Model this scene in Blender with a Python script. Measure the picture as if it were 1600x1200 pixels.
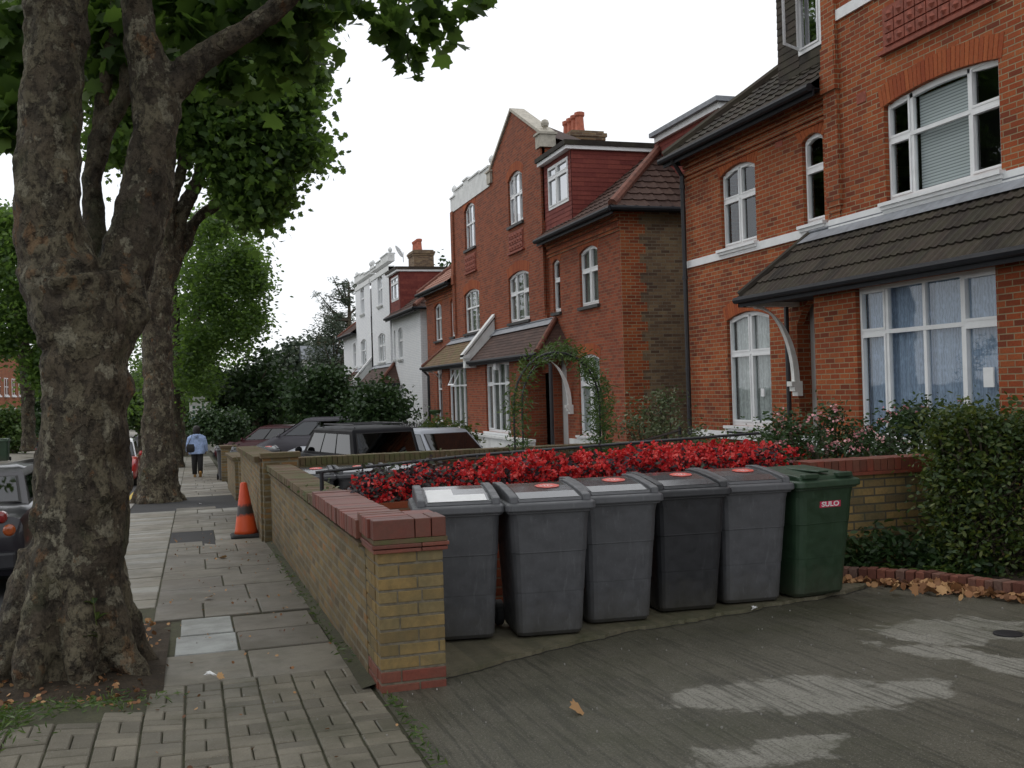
import bpy, bmesh, math, random
import numpy as np
from mathutils import Vector, Matrix, noise
R=math.radians
random.seed(7); rng=np.random.default_rng(7)
for o in list(bpy.data.objects): bpy.data.objects.remove(o)
SC=bpy.context.scene; COL=SC.collection
# ---------------------------------------------------------------- camera
FPX=1620.0; YAW=R(17.2); PITCH=R(0.25); ROLL=-0.03
CAMP=Vector((0,0,1.6))
cd=bpy.data.cameras.new('camera'); cam=bpy.data.objects.new('camera',cd); COL.objects.link(cam)
cd.sensor_width=36; cd.lens=36*FPX/1600; cd.clip_start=.05; cd.clip_end=2000
MROT=Matrix.Rotation(-YAW,3,'Z')@Matrix.Rotation(math.pi/2+PITCH,3,'X')@Matrix.Rotation(ROLL,3,'Z')
cam.matrix_world=Matrix.Translation(CAMP)@MROT.to_4x4(); SC.camera=cam
def ray(px,py): return MROT@Vector(((px-800)/FPX,(600-py)/FPX,-1))
def atY(px,py,Y):
    d=ray(px,py); return CAMP+d*(Y/d.y)
def atX(px,py,X):
    d=ray(px,py); return CAMP+d*(X/d.x)
def ppm(Y,X=0): return FPX/(Y*math.cos(YAW)+X*math.sin(YAW))
# ---------------------------------------------------------------- world: overcast daylight
W=bpy.data.worlds.new('World'); SC.world=W; W.use_nodes=True
nt=W.node_tree; nt.nodes.clear()
SUN_EL=R(48); SUN_ROT=R(-35)
sky=nt.nodes.new('ShaderNodeTexSky'); sky.sky_type='NISHITA'; sky.sun_disc=False; sky.sun_elevation=SUN_EL; sky.sun_rotation=SUN_ROT
b1=nt.nodes.new('ShaderNodeBackground'); b1.inputs[1].default_value=.10; nt.links.new(sky.outputs[0],b1.inputs[0])
tc=nt.nodes.new('ShaderNodeTexCoord'); nz=nt.nodes.new('ShaderNodeTexNoise'); nz.inputs['Scale'].default_value=2.2; nz.inputs['Detail'].default_value=4
nt.links.new(tc.outputs['Generated'],nz.inputs[0])
cr=nt.nodes.new('ShaderNodeValToRGB'); cr.color_ramp.elements[0].position=.3; cr.color_ramp.elements[0].color=(.9,.93,.98,1)
cr.color_ramp.elements[1].position=.7; cr.color_ramp.elements[1].color=(1,1,1,1); nt.links.new(nz.outputs[0],cr.inputs[0])
b2=nt.nodes.new('ShaderNodeBackground'); b2.inputs[1].default_value=1.36; nt.links.new(cr.outputs[0],b2.inputs[0])
mx=nt.nodes.new('ShaderNodeMixShader'); mx.inputs[0].default_value=.88
nt.links.new(b1.outputs[0],mx.inputs[1]); nt.links.new(b2.outputs[0],mx.inputs[2])
wo=nt.nodes.new('ShaderNodeOutputWorld'); nt.links.new(mx.outputs[0],wo.inputs[0])
sl=bpy.data.lights.new('sun','SUN'); sl.energy=.7; sl.angle=R(14); sl.color=(1,.96,.9)
so=bpy.data.objects.new('sun',sl); COL.objects.link(so)
sd=Vector((math.sin(SUN_ROT)*math.cos(SUN_EL),math.cos(SUN_ROT)*math.cos(SUN_EL),math.sin(SUN_EL)))
so.rotation_euler=sd.to_track_quat('Z','Y').to_euler(); so.location=(-20,30,60)
SC.view_settings.view_transform='Standard'; SC.view_settings.look='None'; SC.view_settings.gamma=1
SC.view_settings.exposure=-0.12; SC.view_settings.use_curve_mapping=False
SC.render.engine='CYCLES'; SC.cycles.max_bounces=6; SC.cycles.transparent_max_bounces=12
# ---------------------------------------------------------------- materials
def newmat(name):
    m=bpy.data.materials.new(name); m.use_nodes=True; n=m.node_tree; n.nodes.clear()
    out=n.nodes.new('ShaderNodeOutputMaterial'); p=n.nodes.new('ShaderNodeBsdfPrincipled'); n.links.new(p.outputs[0],out.inputs[0])
    return m,n,p,out
def N(n,t,**k):
    x=n.nodes.new(t)
    for a,b in k.items():
        if a[0]=='_': x.inputs[int(a[1:])].default_value=b
        elif a in x.inputs.keys(): x.inputs[a].default_value=b
        else: setattr(x,a,b)
    return x
def ramp(n,src,stops):
    r=n.nodes.new('ShaderNodeValToRGB'); e=r.color_ramp.elements
    while len(e)<len(stops): e.new(.5)
    for q,(p,c) in zip(e,stops): q.position=p; q.color=(*c,1)
    n.links.new(src,r.inputs[0]); return r.outputs[0]
def mixc(n,f,a,b,mode='MIX'):
    m=n.nodes.new('ShaderNodeMix'); m.data_type='RGBA'; m.blend_type=mode
    for s,v in ((0,f),(6,a),(7,b)):
        if hasattr(v,'is_output') or isinstance(v,bpy.types.NodeSocket): n.links.new(v,m.inputs[s])
        else: m.inputs[s].default_value=(*v,1) if isinstance(v,tuple) else v
    return m.outputs[2]
def bump(n,p,h,st=.3,dist=.01):
    b=n.nodes.new('ShaderNodeBump'); b.inputs['Strength'].default_value=st; b.inputs['Distance'].default_value=dist
    n.links.new(h,b.inputs['Height']); n.links.new(b.outputs[0],p.inputs['Normal'])
def math2(n,op,a,b):
    m=n.nodes.new('ShaderNodeMath'); m.operation=op
    for i,v in enumerate((a,b)):
        if isinstance(v,bpy.types.NodeSocket): n.links.new(v,m.inputs[i])
        else: m.inputs[i].default_value=v
    return m.outputs[0]
def noise_(n,vec,scale,detail=5,rough=.6):
    x=N(n,'ShaderNodeTexNoise',Scale=scale,Detail=detail,Roughness=rough)
    if vec: n.links.new(vec,x.inputs[0])
    return x.outputs[0]
def tint(n): return N(n,'ShaderNodeAttribute',attribute_name='tint').outputs['Fac']
def objc(n): return N(n,'ShaderNodeTexCoord').outputs['Object']
def uvc(n): return N(n,'ShaderNodeTexCoord').outputs['UV']
def plain(name,c,rough=.6,var=.12,scale=6,metal=0,spec=.5,bmp=0,c2=None,coat=0):
    m,n,p,o=newmat(name); v=objc(n)
    f=noise_(n,v,scale)
    a=tuple(x*(1-var) for x in c); b=c2 or tuple(min(1,x*(1+var)) for x in c)
    n.links.new(ramp(n,f,[(.35,a),(.65,b)]),p.inputs['Base Color'])
    r=N(n,'ShaderNodeMapRange'); r.inputs[3].default_value=max(.02,rough-.08); r.inputs[4].default_value=min(1,rough+.1)
    n.links.new(noise_(n,v,scale*3),r.inputs[0]); n.links.new(r.outputs[0],p.inputs['Roughness'])
    p.inputs['Metallic'].default_value=metal; p.inputs['Specular IOR Level'].default_value=spec
    if coat: p.inputs['Coat Weight'].default_value=coat; p.inputs['Coat Roughness'].default_value=.04
    if bmp: bump(n,p,noise_(n,v,scale*8),bmp,.004)
    return m
def brick(name,cols,mortar,bw=.225,bh=.075,ms=.008,stain=(.5,.5,.5),stain_amt=.5,bias=0,soot=.35,moss=None,offset=.5,mossz=None,fineamt=.45):
    m,n,p,o=newmat(name); v=uvc(n)
    def bt(c1,c2,mm,b=0):
        x=N(n,'ShaderNodeTexBrick',Scale=1.0); x.inputs['Brick Width'].default_value=bw; x.inputs['Row Height'].default_value=bh
        x.inputs['Mortar Size'].default_value=ms; x.inputs['Mortar Smooth'].default_value=.3; x.inputs['Bias'].default_value=b
        x.inputs['Color1'].default_value=(*c1,1); x.inputs['Color2'].default_value=(*c2,1); x.inputs['Mortar'].default_value=(*mm,1)
        x.offset=offset; n.links.new(v,x.inputs['Vector']); return x
    k=bt((0,0,0),(1,1,1),(0,0,0)); col=ramp(n,k.outputs[0],[(i/(len(cols)-1),c) for i,c in enumerate(cols)])
    f1=noise_(n,v,1.1,6,.65); f2=noise_(n,v,38,4,.7); f3=noise_(n,v,9,5,.6)
    col=mixc(n,math2(n,'MULTIPLY',ramp(n,f2,[(.4,(0,0,0)),(.75,(1,1,1))]),fineamt),col,tuple(x*.45 for x in cols[0]))
    mor=mixc(n,f3,mortar,tuple(x*.55 for x in mortar))
    col=mixc(n,k.outputs['Fac'],col,mor)
    col=mixc(n,math2(n,'MULTIPLY',ramp(n,f1,[(.42,(0,0,0)),(.68,(1,1,1))]),soot),col,stain)
    if moss:
        mz=ramp(n,noise_(n,v,3.3,6,.7),[(.45,(0,0,0)),(.62,(1,1,1))])
        if mossz:
            s=n.nodes.new('ShaderNodeSeparateXYZ'); n.links.new(v,s.inputs[0])
            r=N(n,'ShaderNodeMapRange'); r.inputs[1].default_value=mossz[0]; r.inputs[2].default_value=mossz[1]; n.links.new(s.outputs[1],r.inputs[0])
            mz=math2(n,'ADD',math2(n,'MULTIPLY',mz,.5),math2(n,'MULTIPLY',r.outputs[0],1.0))
        col=mixc(n,math2(n,'MINIMUM',math2(n,'MULTIPLY',mz,.45),.8),col,moss)
    n.links.new(col,p.inputs['Base Color']); p.inputs['Roughness'].default_value=.88; p.inputs['Specular IOR Level'].default_value=.25
    h=math2(n,'ADD',math2(n,'MULTIPLY',k.outputs['Fac'],-1.0),math2(n,'MULTIPLY',f2,.35)); bump(n,p,h,.6,.008)
    return m
M={}
M['red_brick']=brick('red_brick',[(.17,.04,.019),(.3,.065,.022),(.35,.08,.026),(.4,.115,.038)],(.38,.31,.19),soot=.4,stain=(.12,.04,.025))
M['dark_red_brick']=brick('dark_red_brick',[(.17,.045,.024),(.27,.062,.028),(.33,.085,.036)],(.27,.17,.11),ms=.009,soot=.22,stain=(.17,.07,.05),fineamt=.25)
M['stock_brick']=brick('stock_brick',[(.1,.06,.04),(.18,.115,.07),(.26,.18,.1),(.2,.12,.07)],(.26,.23,.17),soot=.55,stain=(.07,.045,.035))
M['yellow_brick']=brick('yellow_brick',[(.13,.09,.045),(.23,.16,.07),(.32,.21,.075),(.36,.24,.09)],(.11,.095,.07),ms=.009,soot=.4,stain=(.12,.1,.07),moss=(.07,.08,.045))
M['wall_brick']=brick('wall_brick',[(.13,.09,.05),(.2,.145,.07),(.27,.19,.08),(.3,.15,.06)],(.27,.235,.165),ms=.014,soot=.45,stain=(.1,.088,.055),moss=(.045,.042,.03),mossz=(.3,-.25))
M['white_brick']=brick('white_brick',[(.8,.82,.84),(.84,.85,.87),(.87,.88,.89)],(.74,.75,.77),ms=.006,soot=.15,stain=(.7,.71,.72),fineamt=.05)
M['arch_brick']=None
def tinted(name,c1,c2,rough=.85,bm=.3,scale=30,moss=None,mossamt=.6,spec=.3,c3=None):
    m,n,p,o=newmat(name); v=objc(n); t=tint(n)
    col=ramp(n,t,[(0,c1),(1,c2)] if not c3 else [(0,c1),(.5,c2),(1,c3)])
    f=noise_(n,v,scale,5,.7); col=mixc(n,math2(n,'MULTIPLY',ramp(n,f,[(.4,(0,0,0)),(.7,(1,1,1))]),.45),col,tuple(x*.5 for x in c1))
    if moss: col=mixc(n,math2(n,'MULTIPLY',ramp(n,noise_(n,v,2.6,6,.7),[(.42,(0,0,0)),(.62,(1,1,1))]),mossamt),col,moss)
    n.links.new(col,p.inputs['Base Color']); p.inputs['Roughness'].default_value=rough; p.inputs['Specular IOR Level'].default_value=spec
    bump(n,p,f,bm,.006); return m
M['voussoir']=tinted('voussoir',(.28,.06,.022),(.4,.11,.035))
M['quoin']=tinted('quoin',(.3,.08,.04),(.4,.12,.05))
M['red_coping']=tinted('red_coping',(.14,.035,.022),(.24,.052,.03),rough=.5,c3=(.18,.06,.036),scale=38,spec=.5,moss=(.08,.06,.04),mossamt=.3)
M['mossy_coping']=tinted('mossy_coping',(.13,.075,.05),(.17,.12,.075),moss=(.085,.1,.035),mossamt=.75)
M['edging_brick']=tinted('edging_brick',(.1,.04,.03),(.24,.09,.06),c3=(.16,.1,.08),scale=35)
M['red_tile']=tinted('red_tile',(.16,.035,.03),(.24,.06,.045),scale=14)
M['dark_tile']=tinted('dark_tile',(.02,.015,.012),(.055,.04,.03),scale=18,moss=(.055,.052,.03),mossamt=.5,rough=.8)
M['brown_tile']=tinted('brown_tile',(.055,.03,.024),(.09,.05,.038),scale=14,rough=.8)
M['mossy_tile']=tinted('mossy_tile',(.16,.09,.06),(.2,.13,.07),scale=14,moss=(.11,.11,.04),mossamt=.65)
M['pink_tile']=tinted('pink_tile',(.3,.15,.11),(.38,.21,.16),scale=14)
M['ridge_tile']=plain('ridge_tile',(.15,.055,.035),.8,.3,8)
M['terracotta']=plain('terracotta',(.24,.06,.035),.75,.25,12)
M['pot']=plain('pot_clay',(.4,.12,.07),.8,.2,8)
M['white_paint']=plain('white_paint',(.78,.79,.8),.45,.05,5)
M['white_wood']=plain('white_wood',(.72,.72,.7),.5,.1,7)
M['render_white']=plain('white_render',(.7,.71,.7),.85,.1,3,bmp=.2)
M['stone']=plain('stone',(.42,.39,.33),.85,.2,8,bmp=.3)
M['lead']=plain('lead',(.2,.215,.24),.5,.2,6)
M['black_iron']=plain('black_iron',(.018,.018,.022),.4,.2,8)
M['dark_sill']=plain('dark_sill',(.035,.033,.033),.6,.2,8)
M['gutter']=plain('gutter_black',(.012,.013,.017),.6,.2,6,spec=.3)
M['rubber']=plain('rubber',(.02,.02,.02),.85,.2,10)
M['chrome']=plain('chrome',(.6,.6,.62),.2,.05,6,metal=1)
M['steel']=plain('rim_steel',(.35,.35,.36),.35,.1,8,metal=.8)
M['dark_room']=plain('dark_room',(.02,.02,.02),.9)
M['door_white']=plain('door_white',(.5,.5,.49),.4,.06,4)
def glassm(name,tintc=(1,1,1),ior=1.6,base=.06):
    m=bpy.data.materials.new(name); m.use_nodes=True; n=m.node_tree; n.nodes.clear()
    out=n.nodes.new('ShaderNodeOutputMaterial'); t=n.nodes.new('ShaderNodeBsdfTransparent'); t.inputs[0].default_value=(*tintc,1)
    g=N(n,'ShaderNodeBsdfGlossy',Roughness=.02); g.inputs[0].default_value=(.95,.97,1,1)
    lw=N(n,'ShaderNodeLayerWeight',Blend=.5); f0=((ior-1)/(ior+1))**2; f=math2(n,'ADD',math2(n,'MULTIPLY',math2(n,'POWER',lw.outputs['Facing'],5.0),1-f0),f0); bn=N(n,'ShaderNodeBump',Strength=.12,Distance=.01); n.links.new(noise_(n,objc(n),1.7,2),bn.inputs['Height'])
    n.links.new(bn.outputs[0],g.inputs['Normal'])
    mm=n.nodes.new('ShaderNodeMixShader'); n.links.new(math2(n,'ADD',f,base),mm.inputs[0]); n.links.new(t.outputs[0],mm.inputs[1]); n.links.new(g.outputs[0],mm.inputs[2])
    n.links.new(mm.outputs[0],out.inputs[0]); return m
M['glass']=glassm('window_glass',(.85,.88,.88),1.5,.035)
M['mirror_glass']=glassm('bright_glass',(.3,.32,.33),2.0,.3)
M['car_glass']=glassm('car_glass',(.1,.12,.12),1.5,.04)
def curtain(name,c,s=9):
    m,n,p,o=newmat(name); v=uvc(n)
    w=N(n,'ShaderNodeTexWave',Scale=s,Distortion=6.0,Detail=3.0); w.inputs['Detail Scale'].default_value=1.2; n.links.new(v,w.inputs[0])
    vo=N(n,'ShaderNodeTexVoronoi',Scale=11.0); n.links.new(v,vo.inputs[0])
    col=mixc(n,math2(n,'MULTIPLY',w.outputs['Fac'],.5),c,tuple(x*.45 for x in c)); col=mixc(n,math2(n,'MULTIPLY',ramp(n,vo.outputs[0],[(.2,(1,1,1)),(.45,(0,0,0))]),.35),col,tuple(min(1,x*1.4) for x in c))
    n.links.new(col,p.inputs['Base Color']); p.inputs['Roughness'].default_value=.9; return m
M['blue_net']=curtain('blue_net_curtain',(.34,.43,.58)); M['white_net']=curtain('white_net_curtain',(.5,.53,.52),5); M['dull_net']=curtain('dull_net_curtain',(.24,.24,.22),6)
def blindm():
    m,n,p,o=newmat('slat_blind'); s=n.nodes.new('ShaderNodeSeparateXYZ'); n.links.new(uvc(n),s.inputs[0])
    f=math2(n,'FRACT',math2(n,'MULTIPLY',s.outputs[1],24.),0); n.links.new(ramp(n,f,[(.2,(.25,.27,.28)),(.5,(.6,.64,.65))]),p.inputs['Base Color']); return m
M['blind']=blindm()
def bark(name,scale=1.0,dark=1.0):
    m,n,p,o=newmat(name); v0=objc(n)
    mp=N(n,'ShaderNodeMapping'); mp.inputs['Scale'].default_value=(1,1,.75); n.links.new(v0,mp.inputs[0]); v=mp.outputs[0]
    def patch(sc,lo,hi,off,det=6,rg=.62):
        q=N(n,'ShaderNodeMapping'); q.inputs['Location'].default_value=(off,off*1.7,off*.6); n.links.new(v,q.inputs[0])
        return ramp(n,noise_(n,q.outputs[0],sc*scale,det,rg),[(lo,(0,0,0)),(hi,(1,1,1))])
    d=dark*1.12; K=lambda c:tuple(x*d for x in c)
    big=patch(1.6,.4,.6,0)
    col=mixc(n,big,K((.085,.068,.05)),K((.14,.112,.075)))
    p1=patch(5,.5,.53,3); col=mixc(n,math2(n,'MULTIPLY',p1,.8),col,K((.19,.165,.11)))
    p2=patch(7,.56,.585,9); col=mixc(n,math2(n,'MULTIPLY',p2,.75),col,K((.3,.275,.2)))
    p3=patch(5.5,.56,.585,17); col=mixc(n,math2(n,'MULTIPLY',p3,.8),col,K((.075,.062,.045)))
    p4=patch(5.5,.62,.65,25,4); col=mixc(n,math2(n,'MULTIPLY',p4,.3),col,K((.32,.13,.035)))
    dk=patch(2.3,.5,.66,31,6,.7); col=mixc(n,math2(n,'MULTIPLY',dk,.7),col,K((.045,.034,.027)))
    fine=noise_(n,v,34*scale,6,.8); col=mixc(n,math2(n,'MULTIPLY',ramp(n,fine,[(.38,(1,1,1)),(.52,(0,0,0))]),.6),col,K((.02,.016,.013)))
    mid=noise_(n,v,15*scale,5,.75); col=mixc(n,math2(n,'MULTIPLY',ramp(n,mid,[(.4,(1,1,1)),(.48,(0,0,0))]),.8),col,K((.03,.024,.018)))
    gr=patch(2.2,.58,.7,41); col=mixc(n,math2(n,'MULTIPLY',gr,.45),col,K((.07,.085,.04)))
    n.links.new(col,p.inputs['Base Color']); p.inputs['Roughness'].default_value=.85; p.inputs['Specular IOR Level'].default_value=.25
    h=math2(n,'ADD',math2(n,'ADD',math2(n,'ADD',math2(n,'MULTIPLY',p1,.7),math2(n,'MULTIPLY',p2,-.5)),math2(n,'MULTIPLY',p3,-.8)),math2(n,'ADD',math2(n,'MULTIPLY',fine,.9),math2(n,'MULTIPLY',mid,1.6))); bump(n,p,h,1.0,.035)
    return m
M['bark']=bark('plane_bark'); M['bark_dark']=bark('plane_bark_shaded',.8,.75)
def leafm(name,c1,c2,c3,trans=.4,tr=(.25,.42,.05),rough=.5):
    m=bpy.data.materials.new(name); m.use_nodes=True; n=m.node_tree; n.nodes.clear()
    out=n.nodes.new('ShaderNodeOutputMaterial'); p=n.nodes.new('ShaderNodeBsdfPrincipled'); t=tint(n)
    col=ramp(n,t,[(0,c1),(.5,c2),(1,c3)]); n.links.new(col,p.inputs['Base Color']); p.inputs['Roughness'].default_value=rough; p.inputs['Specular IOR Level'].default_value=.4
    tl=n.nodes.new('ShaderNodeBsdfTranslucent'); n.links.new(mixc(n,.5,col,tr),tl.inputs[0])
    mm=n.nodes.new('ShaderNodeMixShader'); mm.inputs[0].default_value=trans; n.links.new(p.outputs[0],mm.inputs[1]); n.links.new(tl.outputs[0],mm.inputs[2]); n.links.new(mm.outputs[0],out.inputs[0]); return m
M['plane_leaf']=leafm('plane_leaves',(.02,.043,.012),(.042,.085,.02),(.11,.18,.036),.5,(.28,.47,.07))
M['dark_leaf']=leafm('dark_leaves',(.015,.035,.012),(.028,.06,.018),(.05,.095,.03),.2,(.08,.15,.03))
M['mid_leaf']=leafm('mid_leaves',(.03,.06,.015),(.06,.11,.025),(.11,.16,.035),.25,(.15,.25,.04))
M['yellow_leaf']=leafm('yellow_green_leaves',(.016,.036,.009),(.035,.068,.014),(.11,.13,.022),.25,(.2,.25,.04))
M['pale_leaf']=leafm('pale_leaves',(.05,.075,.03),(.09,.12,.05),(.2,.22,.13),.2,(.15,.2,.06))
M['conifer']=leafm('conifer_needles',(.03,.05,.035),(.05,.075,.045),(.08,.1,.06),.15,(.08,.12,.05))
M['begonia_leaf']=leafm('begonia_leaves',(.02,.015,.02),(.035,.02,.03),(.035,.05,.025),.1,(.1,.05,.05))
M['red_petal']=leafm('red_petals',(.25,.006,.01),(.62,.02,.028),(.85,.12,.1),.25,(.9,.06,.05),.4)
M['pink_petal']=leafm('pink_petals',(.6,.2,.25),(.75,.35,.38),(.85,.5,.5),.2,(.8,.4,.4))
M['dead_leaf']=leafm('dead_leaves',(.1,.04,.02),(.3,.14,.06),(.5,.3,.14),.1,(.3,.2,.08),.7)
def ground_mat(name,c,c2,scale=3,fine=60,rough=.9,bm=.4,spots=None):
    m,n,p,o=newmat(name); v=objc(n)
    col=mixc(n,ramp(n,noise_(n,v,scale,7,.65),[(.35,(0,0,0)),(.65,(1,1,1))]),c,c2)
    f=noise_(n,v,fine,4,.8); col=mixc(n,math2(n,'MULTIPLY',ramp(n,f,[(.35,(1,1,1)),(.55,(0,0,0))]),.5),col,tuple(x*.4 for x in c))
    if spots: col=mixc(n,ramp(n,noise_(n,v,fine*1.7,2,.5),[(.68,(0,0,0)),(.74,(1,1,1))]),col,spots)
    n.links.new(col,p.inputs['Base Color']); p.inputs['Roughness'].default_value=rough; p.inputs['Specular IOR Level'].default_value=.25; bump(n,p,f,bm,.008); return m
M['asphalt']=ground_mat('asphalt',(.05,.05,.052),(.075,.074,.072),1.2,70,.85,spots=(.12,.12,.12))
M['tarmac']=ground_mat('tarmac_patch',(.04,.04,.042),(.055,.055,.055),1.5,70,.85)
M['soil']=ground_mat('soil',(.035,.026,.018),(.06,.045,.03),5,40,.95,.8,spots=(.18,.15,.12))
M['earth']=ground_mat('earth_ground',(.06,.06,.045),(.09,.085,.06),.5,20)
M['drive2']=ground_mat('neighbour_drive',(.13,.125,.11),(.18,.17,.155),1.2,50)
M['yellow_line']=plain('yellow_line',(.5,.36,.06),.8,.25,9)
M['kerb']=plain('kerb_granite',(.25,.24,.22),.85,.2,9,bmp=.3)
def slabm(name,c1,c2,c3,spk=.25,green=0.3):
    m,n,p,o=newmat(name); v=objc(n); t=tint(n)
    col=ramp(n,t,[(0,c1),(.5,c2),(1,c3)])
    col=mixc(n,math2(n,'MULTIPLY',ramp(n,noise_(n,v,2.2,7,.7),[(.38,(0,0,0)),(.66,(1,1,1))]),.5),col,tuple(x*.5 for x in c1))
    f=noise_(n,v,110,3,.7); col=mixc(n,math2(n,'MULTIPLY',ramp(n,f,[(.6,(0,0,0)),(.72,(1,1,1))]),spk),col,(.45,.43,.4))
    col=mixc(n,math2(n,'MULTIPLY',ramp(n,f,[(.3,(1,1,1)),(.42,(0,0,0))]),.5),col,(.03,.03,.025))
    col=mixc(n,math2(n,'MULTIPLY',ramp(n,noise_(n,v,1.1,5,.7),[(.5,(0,0,0)),(.64,(1,1,1))]),green),col,(.06,.07,.03))
    n.links.new(col,p.inputs['Base Color']); p.inputs['Specular IOR Level'].default_value=.3
    n.links.new(ramp(n,noise_(n,v,1.9,5),[(.4,(.5,.5,.5)),(.6,(.8,.8,.8))]),p.inputs['Roughness']); bump(n,p,f,.35,.004); return m
M['slab']=slabm('paving_slab',(.125,.112,.095),(.235,.215,.175),(.36,.375,.37),.12,.12)
M['paver']=slabm('block_paver',(.135,.122,.095),(.175,.158,.122),(.215,.193,.15),.35,.25)
def concretem():
    m,n,p,o=newmat('ribbed_concrete'); v=objc(n); s=n.nodes.new('ShaderNodeSeparateXYZ'); n.links.new(v,s.inputs[0])
    mp=N(n,'ShaderNodeMapping'); mp.inputs['Scale'].default_value=(1,.035,1); n.links.new(v,mp.inputs[0])
    rib=noise_(n,mp.outputs[0],30,3,.6); f=noise_(n,v,90,3,.75)
    col=mixc(n,ramp(n,noise_(n,v,.9,7,.7),[(.35,(0,0,0)),(.65,(1,1,1))]),(.065,.062,.042),(.125,.115,.088))
    # dry pale areas with a wandering edge
    def blob(x,y,rx,ry,a):
        c,sn=math.cos(a),math.sin(a)
        dx=math2(n,'SUBTRACT',s.outputs[0],x); dy=math2(n,'SUBTRACT',s.outputs[1],y)
        u=math2(n,'DIVIDE',math2(n,'ADD',math2(n,'MULTIPLY',dx,c),math2(n,'MULTIPLY',dy,sn)),rx)
        w=math2(n,'DIVIDE',math2(n,'SUBTRACT',math2(n,'MULTIPLY',dy,c),math2(n,'MULTIPLY',dx,sn)),ry)
        return math2(n,'SUBTRACT',1.0,math2(n,'ADD',math2(n,'POWER',u,2.0),math2(n,'POWER',w,2.0)))
    mxx=None
    for b in [(3.1,4.84,.72,.42,.0),(2.62,4.84,.36,.34,0),(4.3,5.0,.72,.2,-1.2),(4.95,5.65,.75,.4,-.3),(2.45,4.1,.42,.2,.1)]:
        q=blob(*b); mxx=q if mxx is None else math2(n,'MAXIMUM',mxx,q)
    mxx=math2(n,'ADD',mxx,math2(n,'MULTIPLY',math2(n,'ADD',math2(n,'SUBTRACT',noise_(n,v,1.25,4,.55),.5),math2(n,'MULTIPLY',math2(n,'SUBTRACT',noise_(n,v,5.5,6,.7),.5),.45)),6.0))
    dry=ramp(n,mxx,[(.15,(0,0,0)),(.5,(1,1,1))])
    col=mixc(n,math2(n,'MULTIPLY',dry,.75),col,mixc(n,noise_(n,v,6,5),(.24,.23,.2),(.4,.385,.34)))
    col=mixc(n,math2(n,'MULTIPLY',ramp(n,rib,[(.38,(1,1,1)),(.5,(0,0,0))]),.55),col,(.03,.028,.02))
    col=mixc(n,math2(n,'MULTIPLY',ramp(n,noise_(n,v,120,2,.5),[(.61,(0,0,0)),(.68,(1,1,1))]),.6),col,(.3,.29,.25))
    col=mixc(n,math2(n,'MULTIPLY',ramp(n,noise_(n,v,75,4,.8),[(.4,(1,1,1)),(.5,(0,0,0))]),.5),col,(.025,.024,.018))
    col=mixc(n,math2(n,'MULTIPLY',ramp(n,noise_(n,v,.7,5,.7),[(.5,(0,0,0)),(.65,(1,1,1))]),.35),col,(.04,.045,.015))
    n.links.new(col,p.inputs['Base Color'])
    n.links.new(ramp(n,dry,[(0,(.55,.55,.55)),(1,(.9,.9,.9))]),p.inputs['Roughness']); p.inputs['Specular IOR Level'].default_value=.35
    bump(n,p,math2(n,'ADD',math2(n,'MULTIPLY',rib,1.0),math2(n,'MULTIPLY',f,.6)),.6,.014); return m
M['concrete']=concretem()
M['strip']=slabm('mossy_concrete',(.12,.11,.075),(.15,.135,.09),(.17,.15,.1),.3,.5)
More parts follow.
